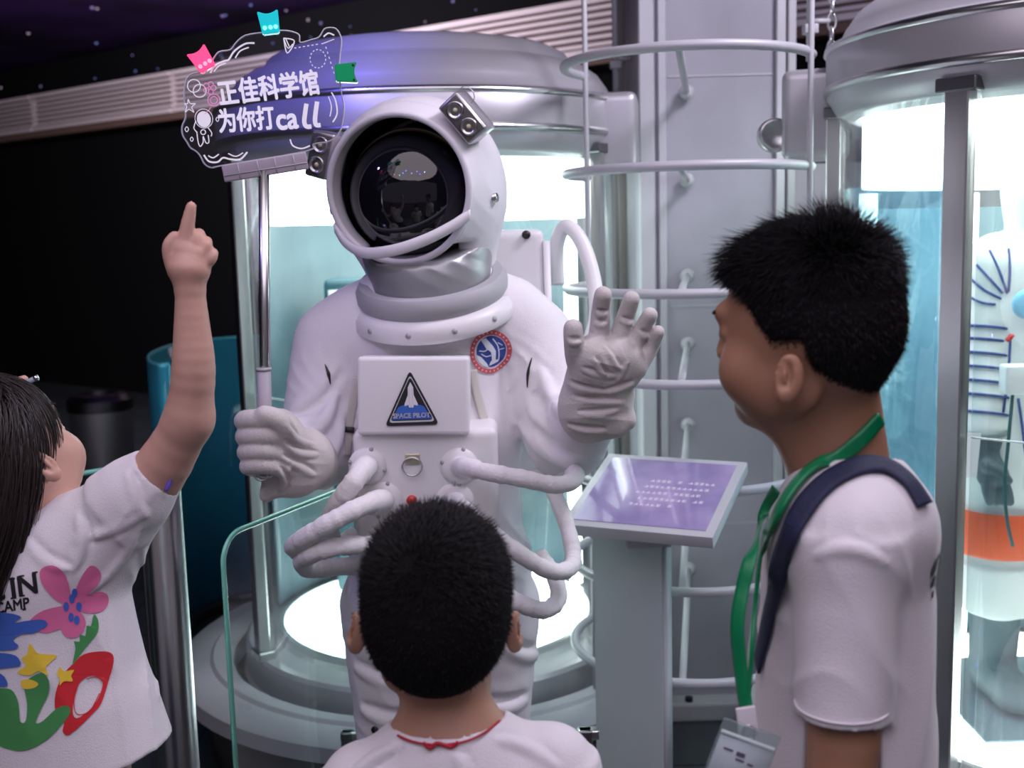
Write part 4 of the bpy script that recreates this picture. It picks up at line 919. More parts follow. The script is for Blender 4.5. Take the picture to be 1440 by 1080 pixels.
ln([(287, 218), (294, 227), (306, 228), (314, 222), (324, 224), (338, 224), (348, 214)], 2.4); ln([(293, 219), (300, 222), (308, 217)], 1.8); ln([(321, 216), (332, 220), (342, 215)], 1.6)
ln([(408, 196), (412, 205), (424, 209), (436, 205)], 2); ln([(466, 130), (472, 142), (474, 160), (468, 172)], 2.0); ln([(462, 136), (466, 150), (464, 164)], 1.4)
ln([(455, 52), (462, 47), (470, 50)], 2.0)
ln([(399, 54), (414, 58), (404, 75), (399, 54)], 1.6); ln([(399, 54), (405, 68), (412, 62)], 1.4); ln([(402, 55), (407, 66)], 1.4)
for a, b in (((414, 68), (450, 62)), ((452, 62), (470, 55))):
    for i in range(6): t = i / 6; q = (a[0] + (b[0] - a[0]) * t, a[1] + (b[1] - a[1]) * t); ln([q, (q[0] + 3, q[1] - .4)], 1.2)
for i in range(14):
    a = R(i * 360 / 14); ln([(447 + 11 * math.cos(a), 83 + 13 * math.sin(a)), (447 + 11 * math.cos(a + .22), 83 + 13 * math.sin(a + .22))], 1.2)
for i in range(6): ln([(458 + i * 2.2, 66 + i * 7), (459 + i * 2.2, 69 + i * 7)], 1.2)
o_ = flat('line_drawing', merge2(LN), SM, m_pr, pan, .0032); o_['kind'] = 'stuff'
# little flower, star and balloon outlines on the left
LN.clear(); m_pk = mat('sign_pink', (.85, .35, .62), .6); m_pk.node_tree.nodes['Principled BSDF'].inputs['Emission Color'].default_value = (.9, .3, .6, 1); m_pk.node_tree.nodes['Principled BSDF'].inputs['Emission Strength'].default_value = .15
def cir(u, v_, r_, wpx=1.3): ln([(u + r_ * math.cos(R(a)), v_ + r_ * math.sin(R(a))) for a in range(0, 360, 30)], wpx, True)
for a in range(0, 360, 72): cir(295 + 5.5 * math.cos(R(a)), 124 + 5.5 * math.sin(R(a)), 3.6)
cir(301, 141, 8.5); cir(301, 141, 5); ln([(297, 151), (293, 156), (289, 160)], 1.2)
flat('pink_drawing', merge2(LN), SM, m_pk, pan, .0034); LN.clear()
cir(273, 121, 9); cir(281, 128, 9); ln([(265, 140), (268, 146), (275, 146), (270, 151), (273, 158), (266, 154), (261, 158), (263, 150), (260, 146), (264, 146)], 1.2, True)
ln([(277, 185), (279, 200), (282, 206), (286, 200), (286, 192), (290, 201), (294, 200), (293, 190)], 1.4); cir(286, 186, 3.4); ln([(293, 180), (298, 187), (297, 192)], 1.3); ln([(276, 170), (273, 180), (277, 186)], 1.3)
for (u, v_, r_) in ((263, 182, 3.5), (270, 196, 3), (306, 168, 3)): ln([(u, v_ - r_), (u + r_ * .7, v_), (u, v_ + r_), (u - r_ * .7, v_)], 1.1, True)
flat('small_drawing', merge2(LN), SM, m_pr, pan, .0034)
flat('white_dot', poly2(circ2(*S(287, 168), 9.5 * px, 11 * px)), SM, m_pr, pan, .0034)
cir_ = circ2(*S(287, 167), 12.5 * px, 13.5 * px); flat('ring_drawing', poly2(cir_, [circ2(*S(287, 167), 11.6 * px, 12.6 * px)]), SM, m_pr, pan, .0036)
# clamp bar under the panel
a = S(315, 238); b = S(431, 232)
cbx = Matrix.Translation(SM @ Vector(((a[0] + b[0]) / 2, (a[1] + b[1]) / 2, 0))) @ SM.to_3x3().to_4x4() @ Matrix.Rotation(R(4.5), 4, 'Z')
cl = link('clamp_bar', box('clamp_bar', (0, 0, 0), (.0725, .0145, .008), cbx, .002, 2), mat('clamp_mauve', (.40, .34, .40), .35, coat=.4), SG)
for x in (-.045, -.012, .018, .05): link('clamp_line', box('clamp_line', (x, 0, .0085), (.0008, .0135, .0006), cbx), M_grey, cl)
link('clamp_groove', box('clamp_groove', (0, -.004, .0085), (.071, .0007, .0006), cbx), M_grey, cl)
# light clips on the rim
def clip(lab, u, v_, rot, m, w_=.0175, h_=.018, leds=True):
    q = S(u, v_); M_ = SM @ Matrix.Translation((q[0], q[1], 0)) @ Matrix.Rotation(R(rot), 4, 'Z')
    pr_ = [(-w_ * .82, -h_), (w_ * .82, -h_)] + [(w_ * (1 - .0 * i), h_ * (1.15 - .32 * math.sin(math.pi * i / 8))) if i in (0,) else (w_ * (1 - 2 * i / 8), h_ * (1.15 - .32 * math.sin(math.pi * i / 8))) for i in range(9)]
    n_ = len(pr_); me = pymesh('light_clip', [M_ @ Vector((a, b, z)) for z in (-.010, .010) for a, b in pr_], [tuple(range(n_))[::-1], tuple(range(n_, 2 * n_))] + [(i, (i + 1) % n_, (i + 1) % n_ + n_, i + n_) for i in range(n_)])
    bm = bmesh.new(); bm.from_mesh(me); bmesh.ops.bevel(bm, geom=[e for e in bm.edges if e.calc_face_angle(0) > .6], offset=.0016, segments=2, affect='EDGES'); bm.to_mesh(me); bm.free()
    o = link('light_clip', me, m, SG, lab, False)
    if leds:
        for s in (-.5, .05, .55): link('led', cyl('led', M_ @ Vector((s * w_, -h_ * .45, .0095)), M_ @ Vector((s * w_, -h_ * .45, .0115)), .0036, 10), emis('led_' + lab.split()[0], tuple(min(1, c * 1.0 + .25) for c in m['c']), 1.6), o)
    else:
        for s in (-.7, .7): link('pin', cyl('pin', M_ @ Vector((s * w_, h_ * .75, .0095)), M_ @ Vector((s * w_, h_ * .75, .0115)), .002, 10), M_black, o)
    return o
def clipm(n_, c, e, s):
    m = mat(n_, c, .25, emit=e, es=s, coat=.5); m['c'] = e; return m
clip('pink glowing clip', 285, 85, 27, clipm('clip_pink', (.85, .08, .22), (1, .06, .22), .9)); clip('teal glowing clip', 379, 33, 3, clipm('clip_teal', (.0, .42, .48), (0, .75, .80), .45))
clip('green clip', 486, 103, -92, clipm('clip_green', (.0, .38, .13), (.0, .5, .15), .06), leds=False)
# ================================================================== CHILDREN
def head_sdf(v, M, s, ears=True, ez=0.0, nose=1.0, ea=24, ex=0.0):
    """head in its own frame: x right, y forward, z up, origin mid-skull; s scale"""
    v.M = M; v.sc = s; e = lambda *a: tuple(q * s for q in a)
    L = lambda x, y, z: (x * s, y * s, z * s)
    v.ell(L(0, -.012, .020), (.073, .090, .083), .012); v.ell(L(0, -.035, -.005), (.066, .066, .070), .02)
    v.ell(L(0, .028, -.030), (.060, .056, .074), .02)
    v.ell(L(0, .030, -.075), (.048, .046, .034), .02); v.ell(L(0, .062, -.094), (.020, .018, .016), .014)
    for q in (-1, 1):
        v.ell(L(q * .034, .050, -.048), (.030, .032, .034), .014); v.ell(L(q * .044, .005, -.070), (.014, .035, .025), .02)
        v.ell(L(q * .030, .086, -.006), (.015, .014, .012), .006, 'sub'); v.ell(L(q * .030, .069, -.006), (.0125, .0125, .0115), .003)
    v.cap(L(-.030, .074, .016), L(.030, .074, .016), .012, .012, .012)
    v.cap(L(0, .082, .004), L(0, .084 + .015 * nose, -.026), .0065, .0095, .007)
    for q in (-1, 1): v.ell(L(q * .010, .083 + .008 * nose, -.030), (.008, .009, .007), .005)
    v.cap(L(-.014, .083, -.055), L(.014, .083, -.055), .0062, .0062, .004); v.cap(L(-.012, .081, -.065), L(.012, .081, -.065), .0068, .0068, .004)
    if ears:
        for q in (-1, 1):
            rt = Matrix.Rotation(R(-q * ea), 3, 'Z') @ Matrix.Rotation(R(8), 3, 'X')
            v.ell(L(q * (.079 + ex), -.012, -.022 + ez), (.0068, .0150, .0255), .005, rot=rt)
            v.ell(L(q * (.0845 + ex), -.009, -.019 + ez), (.0048, .0090, .0165), .003, 'sub', rot=rt); v.ell(L(q * (.080 + ex), -.006, -.040 + ez), (.0060, .008, .009), .005, rot=rt)
            v.ell(L(q * (.083 + ex), -.009, -.019 + ez), (.0022, .0030, .012), .003, rot=rt); v.ell(L(q * (.079 + ex), .001, -.024 + ez), (.004, .0035, .006), .003, rot=rt)
    v.M = Matrix.Identity(4); v.sc = 1.0
def hframe(c, fwd, up=(0, 0, 1)):
    y = Vector(fwd).normalized(); z = Vector(up); z = (z - y * z.dot(y)).normalized(); x = y.cross(z)
    m = Matrix((x, y, z)).transposed().to_4x4(); m.translation = Vector(c); return m
def hair_inside(p, hl):
    """p: local head coordinates / scale -> how deep inside the haired area (>0)"""
    return hl(p)
def hair_cap(name, M, s, region, thick, m, parent, h=.0028):
    c = M.translation; v = Vol(c - Vector((.15, .15, .15)) * s, c + Vector((.15, .15, .15)) * s, h)
    v.M = M; v.sc = s; L = lambda x, y, z: (x * s, y * s, z * s); t = thick
    v.ell(L(0, -.012, .020), (.073 + t, .090 + t, .083 + t), .012); v.ell(L(0, -.035, -.005), (.066 + t, .066 + t, .070 + t), .02)
    X, Y, Z = np.meshgrid(*v.ax, indexing='ij'); I = np.array((M.inverted())[:], 'f').reshape(4, 4)
    lx = (I[0, 0] * X + I[0, 1] * Y + I[0, 2] * Z + I[0, 3]) / s; ly = (I[1, 0] * X + I[1, 1] * Y + I[1, 2] * Z + I[1, 3]) / s; lz = (I[2, 0] * X + I[2, 1] * Y + I[2, 2] * Z + I[2, 3]) / s
    d = -region(lx, ly, lz) * s; v.f = np.maximum(v.f, d.astype('f'))
    r_ = np.random.RandomState(3); 
    v.M = Matrix.Identity(4); v.sc = 1.0
    return link(name, v.mesh(name), M_haircap if m is M_hair else m, parent)
def strands(name, M, s, body_bvh, region, N, lenf, dirf, m, parent, wid=.0007, seed=1, grav=0.0, nseg=3, jitter=.25):
    """thousands of thin tapering hairs rooted on the scalp"""
    r_ = np.random.RandomState(seed); V = []; F = []; k = 0; tries = 0; I3 = M.to_3x3()
    while k < N and tries < N * 6:
        tries += 1
        d = r_.randn(3); d /= np.linalg.norm(d); c0 = Vector((0, -.02, .0)); dv = Vector(d)
        o = M @ (c0 * s); w_ = (I3 @ dv).normalized(); h, n, i, t = body_bvh.ray_cast(o + w_ * .2 * s, -w_, .3)
        if h is None: continue
        l = (M.inverted() @ h) / s; rg = float(region(l.x, l.y, l.z))
        if rg < -.006 * r_.rand(): continue
        rg = max(rg, 0)
        nl = (I3.inverted() @ n).normalized(); D = dirf(l, nl, r_); D = Vector(D) + Vector(r_.randn(3) * jitter); D.normalize()
        Ln = lenf(l, rg, r_) * s; Dw = (I3 @ D).normalized(); nw = n.normalized(); p = h - nw * .001; side = Dw.cross(nw).normalized() if abs(Dw.dot(nw)) < .99 else Dw.orthogonal().normalized()
        b = len(V); w0 = wid * (.7 + .6 * r_.rand()); q = p.copy(); cd_ = Dw.copy(); nx = side.cross(Dw).normalized()
        for j in range(nseg):
            ww = w0 * (1 - j / nseg) ** .7
            V += [q + side * ww, q - side * ww * .5 + nx * ww * .8, q - side * ww * .5 - nx * ww * .8]
            cd_ = (cd_ + Vector((0, 0, -grav)) - nw * .0).normalized(); q = q + cd_ * (Ln / nseg)
        V.append(q)
        for j in range(nseg - 1):
            for e in range(3): e2 = (e + 1) % 3; F.append((b + 3 * j + e, b + 3 * j + e2, b + 3 * j + 3 + e2, b + 3 * j + 3 + e))
        e0 = b + 3 * (nseg - 1)
        for e in range(3): F.append((e0 + e, e0 + (e + 1) % 3, b + 3 * nseg))
        k += 1
    o = link(name, pymesh(name, V, F), m, parent); o['kind'] = 'stuff'; return o
def eyes(M, s, parent):
    for q in (-1, 1):
        c = M @ Vector((q * .029 * s, .0690 * s, -.006 * s)); v = Vol(c - Vector((.014,) * 3), c + Vector((.014,) * 3), .0011)
        v.ell(c, (.0115 * s,) * 3); e = link('eye', v.mesh('eye'), M_eye, parent)
        f = M.to_3x3() @ Vector((0, 1, 0)); link('iris', cyl('iris', c + f * .0096 * s, c + f * .0118 * s, .0055 * s, 16), M_black, e)
        lid = [M @ Vector(((q * .030 + x) * s, (.0805 - 14 * x * x) * s, (.0000 + .004 - 28 * x * x) * s)) for x in (-.012, -.006, 0, .006, .012)]
        link('eyebrow', tube('eyebrow', [M @ Vector(((q * .030 + x) * s, (.0835 - 12 * x * x) * s, (.019 - 10 * x * x) * s)) for x in (-.014, -.007, 0, .007, .014)], .0018 * s, 6, 4), M_hair, parent)
    link('lips', join('lips', [tube('lips', [M @ Vector((x * s, (.0895 - 22 * x * x) * s, z * s)) for x in (-.017, -.009, 0, .009, .017)], .0036 * s, 8, 4, radf=lambda t: .0042 * s * (1 - abs(2 * t - 1) ** 2) + .0008) for z in (-.0565, -.0635)]), M_lip, parent)
def hand(v, w_, fwd, palm_n, thumb_side, s=1.0, curl=.25, tips=None):
    """relaxed hand from wrist w_, pointing fwd"""
    f = Vector(fwd).normalized(); n = Vector(palm_n); n = (n - f * n.dot(f)).normalized(); t = f.cross(n) * thumb_side
    v.cap(w_, w_ + f * .050 * s, .016 * s, .022 * s, .01, side=t, ratio=1.3)
    for i, (o, L) in enumerate(((.021, .058), (.007, .064), (-.007, .060), (-.020, .047))):
        b = w_ + f * .058 * s + t * o * s; p = [b]; d = f.copy()
        for k in range(3): d = (d + n * curl * (1 + k * .5)).normalized(); p.append(p[-1] + d * L * s / 3)
        v.chain(list(zip(p, [.0085 * s, .0080 * s, .0072 * s, .0062 * s])), .003)
    b = w_ + f * .018 * s + t * .016 * s; v.chain([(b, .011 * s), (b + (f * .6 + t * .8 + n * .3) * .028 * s, .0095 * s), (b + (f * 1.3 + t * .95 + n * .7) * .036 * s, .0075 * s)], .006)

# ------------------------------------------------------------------ boy with lanyard (right of picture)
BC = P(1128, 453, 1.21)                                           # mid-skull
BOY = thing('person', 'boy in white tee with green lanyard and navy shoulder strap, seen from his side', 'person', (BC.x + .04, 1.22, 0))
bf = Vector((-.82, .56, -.08)); BMh = hframe(BC, bf, (0.03, .0, 1)); bs = 1.0
nk = P(1178, 600, 1.21); nb_ = P(1192, 690, 1.22)
shC = Vector((nb_.x + .015, 1.235, P(1200, 720, 1.22).z))        # between the shoulders
ax = Vector((.20, .98, 0)).normalized()                           # across the shoulders (towards his right, away from the viewer)
sL = P(1192, 762, 1.115); sR = P(1205, 745, 1.36)
v = Vol((BC.x - .17, .92, .0), (BC.x + .24, 1.52, BC.z + .13), .0029)
head_sdf(v, BMh, bs, True, -.030, .45)
v.cap(P(1168, 545, 1.22), P(1188, 690, 1.235), .050, .052, .025)
v.cap(P(1105, 570, 1.22), P(1165, 650, 1.22), .028, .040, .03)
v.cap(sL + Vector((0, .04, 0)), sR - Vector((0, .04, 0)), .036, .036, .03)
hipC = Vector((BC.x + .055, 1.235, .80))
v.cap(shC - Vector((0, 0, .10)), hipC, .072, .085, .04, side=ax, ratio=1.35)
aE = Vector((P(1180, 1040, 1.10).x + .0, 1.10, sL.z - .275)); aW = aE + Vector((-.05, .0, -.21)); 
v.chain([(sL, .038), (aE, .0345), (aW, .024)], .02); hand(v, aW, (-.15, .05, -1), (-1, .3, 0), 1)
rE = sR + Vector((.01, .03, -.275)); rW = rE + Vector((-.06, 0, -.21)); v.chain([(sR, .038), (rE, .0345), (rW, .024)], .02); hand(v, rW, (-.15, 0, -1), (-1, -.3, 0), -1)
for q in (-1, 1):
    hp = hipC + ax * q * .075; kn = Vector((hp.x - .01, hp.y, .44)); an = Vector((hp.x + .01, hp.y, .09)); v.chain([(hp, .082), (kn, .055), (kn.lerp(an, .3), .054), (an, .036)], .02)
body = link('body', v.mesh('body'), M_skinB, BOY)
BB = bvh_of([body]); eyes(BMh, bs, BOY)
# short hair: long on top, clipped at the sides and nape
def regB(x, y, z):
    line = np.where(y > .045, .046 + .0 * y, np.where(y > .008, -.018 + (y - .008) * 1.55, np.where(y > -.028, -.016, -.042 - (-.028 - y) * .9)))
    line = np.where(y < -.070, -.080, line)
    line = np.where((np.abs(x) < .045) & (y > .040), .048, line)
    return z - line
hairB = hair_cap('hair', BMh, bs, lambda x, y, z: regB(x, y, z) - .002 - .0015 * np.sin(700 * y) * np.sin(500 * x + 300 * z), .0026, M_hair, BOY)
top = lambda l: max(0.0, min(1.0, (l.z - .028) / .05))
def lenB(l, rg, r_):
    f = top(l); fr = 1 if l.y > .03 else 0
    return (.013 + .022 * f + .012 * fr * f) * (.6 + .6 * r_.rand()) * min(1, .30 + rg / .03)
def dirB(l, n, r_):
    wh = Vector((0, -.055, .080)); t = (l - wh); t = t - n * t.dot(n); t = t.normalized() if t.length > 1e-4 else Vector((0, 1, 0))
    f = top(l); up = .95 if l.y < -.035 else .55
    return n * (up * f + .38 * (1 - f)) + t * (.95 - .3 * (l.y < -.04)) * (.4 + .6 * f) + Vector((0, .55 * f if l.y > -.03 else -.25 * f, -.9 * (1 - f)))
strands('hair_strands', BMh, bs, BB, regB, 26000, lenB, dirB, M_hair, hairB, .00075, 2)
# shirt
v = Vol((BC.x - .22, .90, .70), (BC.x + .30, 1.56, 1.42), .0033)
tA = P(1195, 745, 1.235); 
frt = P(1085, 760, 1.20); bck = P(1285, 760, 1.25)
v.cap(P(1190, 790, 1.235), Vector((BC.x + .058, 1.24, .80)), .092, .108, .03, side=ax, ratio=1.42)
v.cap(P(1178, 742, 1.16), P(1195, 735, 1.32), .066, .066, .03); v.cap(P(1225, 740, 1.17), P(1235, 735, 1.30), .066, .066, .03)
v.cap(P(1192, 690, 1.215), P(1192, 720, 1.235), .062, .075, .03)
v.cap(sL + Vector((.002, .008, .0)), sL + Vector((.002, .008, -.001)), .052, .052, .03); v.cap(sL + Vector((.002, .004, .0)), Vector((aE.x + .002, aE.y, sL.z - .180)), .050, .0455, .022, flat=True)
v.cap(sR + Vector((.002, -.006, .0)), Vector((rE.x + .002, rE.y, sR.z - .180)), .052, .0455, .022, flat=True)
v.plane_cut((0, 0, .775), (0, 0, -1), .004)
v.cap(Vector((aE.x + .002, aE.y, sL.z - .26)), Vector((aE.x + .002, aE.y, sL.z - .155)), .0425, .038, .003, 'sub'); v.cap(Vector((rE.x + .002, rE.y, sR.z - .26)), Vector((rE.x + .002, rE.y, sR.z - .155)), .0425, .038, .003, 'sub')
v.cap(P(1172, 560, 1.22), P(1188, 676, 1.23), .066, .058, .006, 'sub')          # neck hole
v.fold(.0050, (1, .2, .55), 38, 61, P(1180, 880, 1.05), .15, 1.6); v.fold(.0065, (1, 0, -.5), 45, 62, P(1285, 880, 1.2), .17, 1.8); v.fold(.0060, (.7, 0, .7), 50, 63, P(1105, 900, 1.17), .14, 1.8); v.fold(.0030, (1, 0, .8), 70, 64, P(1220, 740, 1.1), .10, 1.6)
for pts, yy in ((((1150, 780), (1195, 765), (1245, 790)), 1.078),):
    v.crease(pts, .0042, .009)
tee = link('tee_shirt', v.mesh('tee_shirt'), M_tee, BOY)
TB = bvh_of([tee, body])
# sleeve hem line
link('hem_stitch', tube('hem_stitch', [Vector((aE.x + .002 + .0460 * math.cos(R(a)), aE.y + .0460 * math.sin(R(a)), sL.z - .166)) for a in range(0, 360, 15)], .0012, 6, 2, True), M_tee, tee)
v = Vol((hipC.x - .2, hipC.y - .2, .38), (hipC.x + .2, hipC.y + .2, .86), .005)
v.cap(hipC + Vector((0, 0, .02)), hipC - Vector((0, 0, .06)), .095, .095, .03, side=ax, ratio=1.35)
for q in (-1, 1): hp = hipC + ax * q * .075; v.cap(hp, (hp.x, hp.y, .45), .095, .085, .02, flat=True); 
link('shorts', v.mesh('shorts'), M_navy, BOY)
def shoe(c, f, m, parent, s=1.0):
    f = Vector(f).normalized(); v = Vol(Vector(c) - Vector((.17, .17, .02)), Vector(c) + Vector((.17, .17, .13)), .004)
    v.cap(Vector(c) + Vector((0, 0, .035)) - f * .03 * s, Vector(c) + Vector((0, 0, .030)) + f * .12 * s, .042 * s, .034 * s, .01); v.cap(Vector(c) + Vector((0, 0, .05)), Vector(c) + Vector((0, 0, .09)), .045 * s, .043 * s, .01)
    v.plane_cut(Vector(c) + Vector((0, 0, .003)), (0, 0, -1), .003); link('shoe', v.mesh('shoe'), m, parent)
M_shoe = mat('shoe_grey', (.25, .25, .27), .7)
for q in (-1, 1): hp = hipC + ax * q * .075; shoe((hp.x + .01, hp.y, 0), (-1, .2, 0), M_shoe, BOY)
# back print
h_, n_ = on(TB, 1309, 800, 0)
h_, n_, _, _ = TB.ray_cast(P(1288, 790, 1.20) + Vector((.3, -.24, 0)), Vector((-1, .72, 0)).normalized(), .6)
if h_ is not None:
    fm = frame(h_, Vector((0, 0, 1)).cross(n_), Vector((0, 0, 1)))
    decal('back_print', merge2([poly2(circ2(-.030, .012, .010)), poly2(circ2(-.022, -.006, .007)), poly2(circ2(-.016, -.022, .004)), stroke2([(-.030, .016), (-.012, .020), (-.006, .0), (-.012, -.014)], .005, 5), xf2(text2('S', .06, .002), 1, 1, .016, -.02)]), fm, TB, mat('print_black', (.01, .01, .012), .7), tee, .006, .0014)
# navy shoulder strap
def surf(bvh, uv, off=.003):
    q = [on(bvh, a, b, off) for a, b in uv]; return [x for x in q if x[0] is not None]
q = surf(TB, [(1296, 712), (1275, 680), (1247, 660), (1217, 657), (1184, 669), (1155, 690), (1131, 720), (1113, 757), (1099, 803), (1089, 850), (1080, 892), (1070, 935)], .003)
link('shoulder_strap', ribbon('shoulder_strap', [a for a, b in q], [b for a, b in q], lambda t: .027, .003, 6), M_navy, BOY)
q = surf(TB, [(1230, 588), (1206, 617), (1176, 643), (1147, 664), (1121, 691), (1098, 731), (1080, 777), (1067, 824)], .005)
lan = [a for a, b in q]; nn = [b for a, b in q]
lan += [P(1062, 880, 1.125), P(1057, 945, 1.115), P(1052, 1003, 1.11)]; nn += [nn[-1]] * 3
link('lanyard', ribbon('lanyard', lan, nn, .0165, .004, 6), M_green, BOY)
q = surf(TB, [(1098, 690), (1080, 725)], .004)
lan = [a for a, b in q] + [P(1058, 775, 1.15), P(1044, 830, 1.13), P(1037, 880, 1.12), P(1041, 935, 1.115), P(1050, 1000, 1.105)]
nn = [Vector((-.55, -.8, .1))] * len(lan)
link('lanyard', ribbon('lanyard', lan, nn, .0150, .001, 6), M_green, BOY)
link('lanyard_sheath', box('lanyard_sheath', (0, 0, 0), (.010, .002, .016), Matrix.Translation(P(1051, 1015, 1.10)) @ Matrix.Rotation(R(-8), 4, 'Y'), .001), M_tee, BOY)
link('clasp', tube('clasp', [P(1053, 1032, 1.095) + Vector((.006 * math.cos(R(a)), 0, .009 * math.sin(R(a)))) for a in range(0, 360, 30)], .0012, 6, 2, True), M_steel, BOY)
bdg = frame(P(1042, 1065, 1.09), (.94, -.12, -.34), (.30, .0, .95))
bg_ = link('badge_holder', box('badge_holder', (0, -.008, 0), (.030, .042, .0012), bdg, .002), glass('vinyl', (.86, .93, .93), .9, .1, body=(.6, .7, .7), bodyw=.25), BOY)
link('badge_card', box('badge_card', (0, -.016, -.0002), (.027, .032, .0006), bdg), mat('card_white', (.70, .68, .72), .6), bg_)
link('badge_slot_bar', box('badge_slot_bar', (0, .020, .0012), (.028, .0016, .0008), bdg, .0005), mat('vinyl_edge', (.75, .85, .85), .3), bg_)
flat('badge_marks', merge2([stroke2([(-.020, .004), (-.010, .004)], .0022, 0), stroke2([(-.006, .003), (.003, .003)], .0045, 0), stroke2([(-.005, -.003), (.004, -.003)], .0022, 0), stroke2([(.008, -.004), (.014, -.004)], .0022, 0)]), bdg @ Matrix.Translation((0, 0, .0008)), mat('card_ink', (.12, .08, .14), .7), bg_, .0008)

# ------------------------------------------------------------------ small boy with his back to us (front middle)
CC = P(613, 850, 1.22)
KID = thing('person', 'small boy seen from behind with a red string round his neck', 'person', (CC.x, 1.20, 0))
CMh = hframe(CC, (-.06, 1, .16), (.055, -.16, 1)); cs = 1.06
v = Vol((CC.x - .23, 1.00, 0), (CC.x + .23, 1.42, CC.z + .13), .0029)
head_sdf(v, CMh, cs, True, -.004, 1.0, 42, .004)
v.cap(P(622, 930, 1.22), P(634, 1060, 1.20), .048, .050, .02); v.cap(P(634, 1050, 1.20), P(634, 1080, 1.20), .054, .06, .02, side=sx, ratio=1.4)
shk = P(636, 1095, 1.20); kL = shk + Vector((-.105, 0, -.015)); kR = shk + Vector((.115, 0, .004)); kH = Vector((shk.x, 1.21, .60))
v.cap(kL, kR, .038, .038, .03); v.cap(shk - Vector((0, 0, .05)), kH, .075, .078, .04, side=sx, ratio=1.3)
for q, sh_ in ((-1, kL), (1, kR)):
    e = sh_ + Vector((q * .03, .0, -.19)); w_ = e + Vector((q * .01, .04, -.16)); v.chain([(sh_, .036), (e, .029), (w_, .021)], .02); hand(v, w_, (0, .15, -1), (-q, 0, 0), -q, .8)
    hp = kH + Vector((q * .06, 0, 0)); kn = Vector((hp.x, 1.20, .33)); an = Vector((hp.x, 1.22, .08)); v.chain([(hp, .068), (kn, .046), (kn.lerp(an, .3), .045), (an, .031)], .02)
    shoe((hp.x, 1.21, 0), (0, 1, 0), M_shoe, KID, .8)
kb = link('body', v.mesh('body'), M_skinC, KID); KB = bvh_of([kb]); eyes(CMh, cs, KID)
def regC(x, y, z):
    line = np.where(y > .035, .048, np.where(y > .010, -.005 + (y - .010) * 1.5, np.where(y > -.028, .000, -.020 - (-.028 - y) * 1.0)))
    line = np.where(y < -.072, -.068, line); line = np.where((np.abs(x) > .062) & (y > -.028), np.maximum(line, .000), line); return z - line
hairC = hair_cap('hair', CMh, cs, lambda x, y, z: regC(x, y, z) - .002 - .0015 * np.sin(700 * x) * np.sin(500 * y + 300 * z), .0040, M_hair, KID)
def lenC(l, rg, r_): return (.010 + .010 * top(l)) * (.6 + .6 * r_.rand()) * min(1, .3 + rg / .03)
def dirC(l, n, r_):
    wh = Vector((-.022, -.060, .070)); t = (l - wh); t = t - n * t.dot(n); t = t.normalized() if t.length > 1e-4 else Vector((0, 1, 0)); tt = t.cross(n)
    return n * .75 + t * .55 + tt * .25 + Vector((0, 0, -.25 * (1 - top(l))))
strands('hair_strands', CMh, cs, KB, regC, 24000, lenC, dirC, M_hair, hairC, .0007, 4)
v = Vol((CC.x - .26, .98, .48), (CC.x + .28, 1.42, P(640, 1000, 1.2).z), .0033)
v.cap(shk - Vector((0, 0, .03)), kH + Vector((0, 0, -.02)), .088, .105, .03, side=sx, ratio=1.38)
v.cap(kL + Vector((.005, 0, .006)), kR + Vector((-.005, 0, .006)), .050, .050, .03); v.cap(P(634, 1052, 1.20), P(634, 1090, 1.20), .064, .085, .03, side=sx, ratio=1.15)
for q, sh_ in ((-1, kL), (1, kR)): v.cap(sh_ + Vector((0, 0, .006)), sh_ + Vector((q * .035, 0, -.14)), .048, .054, .02, flat=True)
v.cap(P(624, 960, 1.22), P(634, 1046, 1.20), .056, .056, .006, 'sub', side=sx, ratio=1.12); v.plane_cut((0, 0, .53), (0, 0, -1), .004)
v.fold(.003, (.5, 0, 1), 60, 71, P(760, 1060, 1.15), .14, 1.8); v.fold(.003, (.6, .2, -1), 60, 72, P(540, 1070, 1.15), .13, 1.8)
for pts in (((560, 1050), (530, 1065), (500, 1085)), ((700, 1040), (740, 1050), (780, 1075)), ((640, 1060), (650, 1075), (655, 1095))): v.crease(pts, .0042, .009)
kt = link('tee_shirt', v.mesh('tee_shirt'), M_tee, KID)
v = Vol((kH.x - .18, 1.03, .30), (kH.x + .18, 1.38, .62), .005); v.cap(kH - Vector((0, 0, .06)), kH - Vector((0, 0, .10)), .085, .085, .03, side=sx, ratio=1.35)
for q in (-1, 1): v.cap((kH.x + q * .06, 1.21, .52), (kH.x + q * .06, 1.205, .34), .078, .07, .02, flat=True)
link('shorts', v.mesh('shorts'), M_shoe, KID)
q = surf(bvh_of([kb, kt]), [(562, 1036), (580, 1043), (600, 1047), (625, 1048), (655, 1043), (680, 1032), (700, 1015)], .0035)
if len(q) > 3:
    link('red_string', tube('red_string', [a for a, b in q], .0013, 8, 6), mat('string_red', (.45, .01, .03), .6), KID)
    p0 = q[len(q) // 2][0]; link('knot', tube('knot', [p0 + Vector((x, -.001, .003 * math.sin(x * 500))) for x in (-.022, -.015, -.008, 0, .008, .015)], .0022, 8, 4), MATS['string_red'], KID)

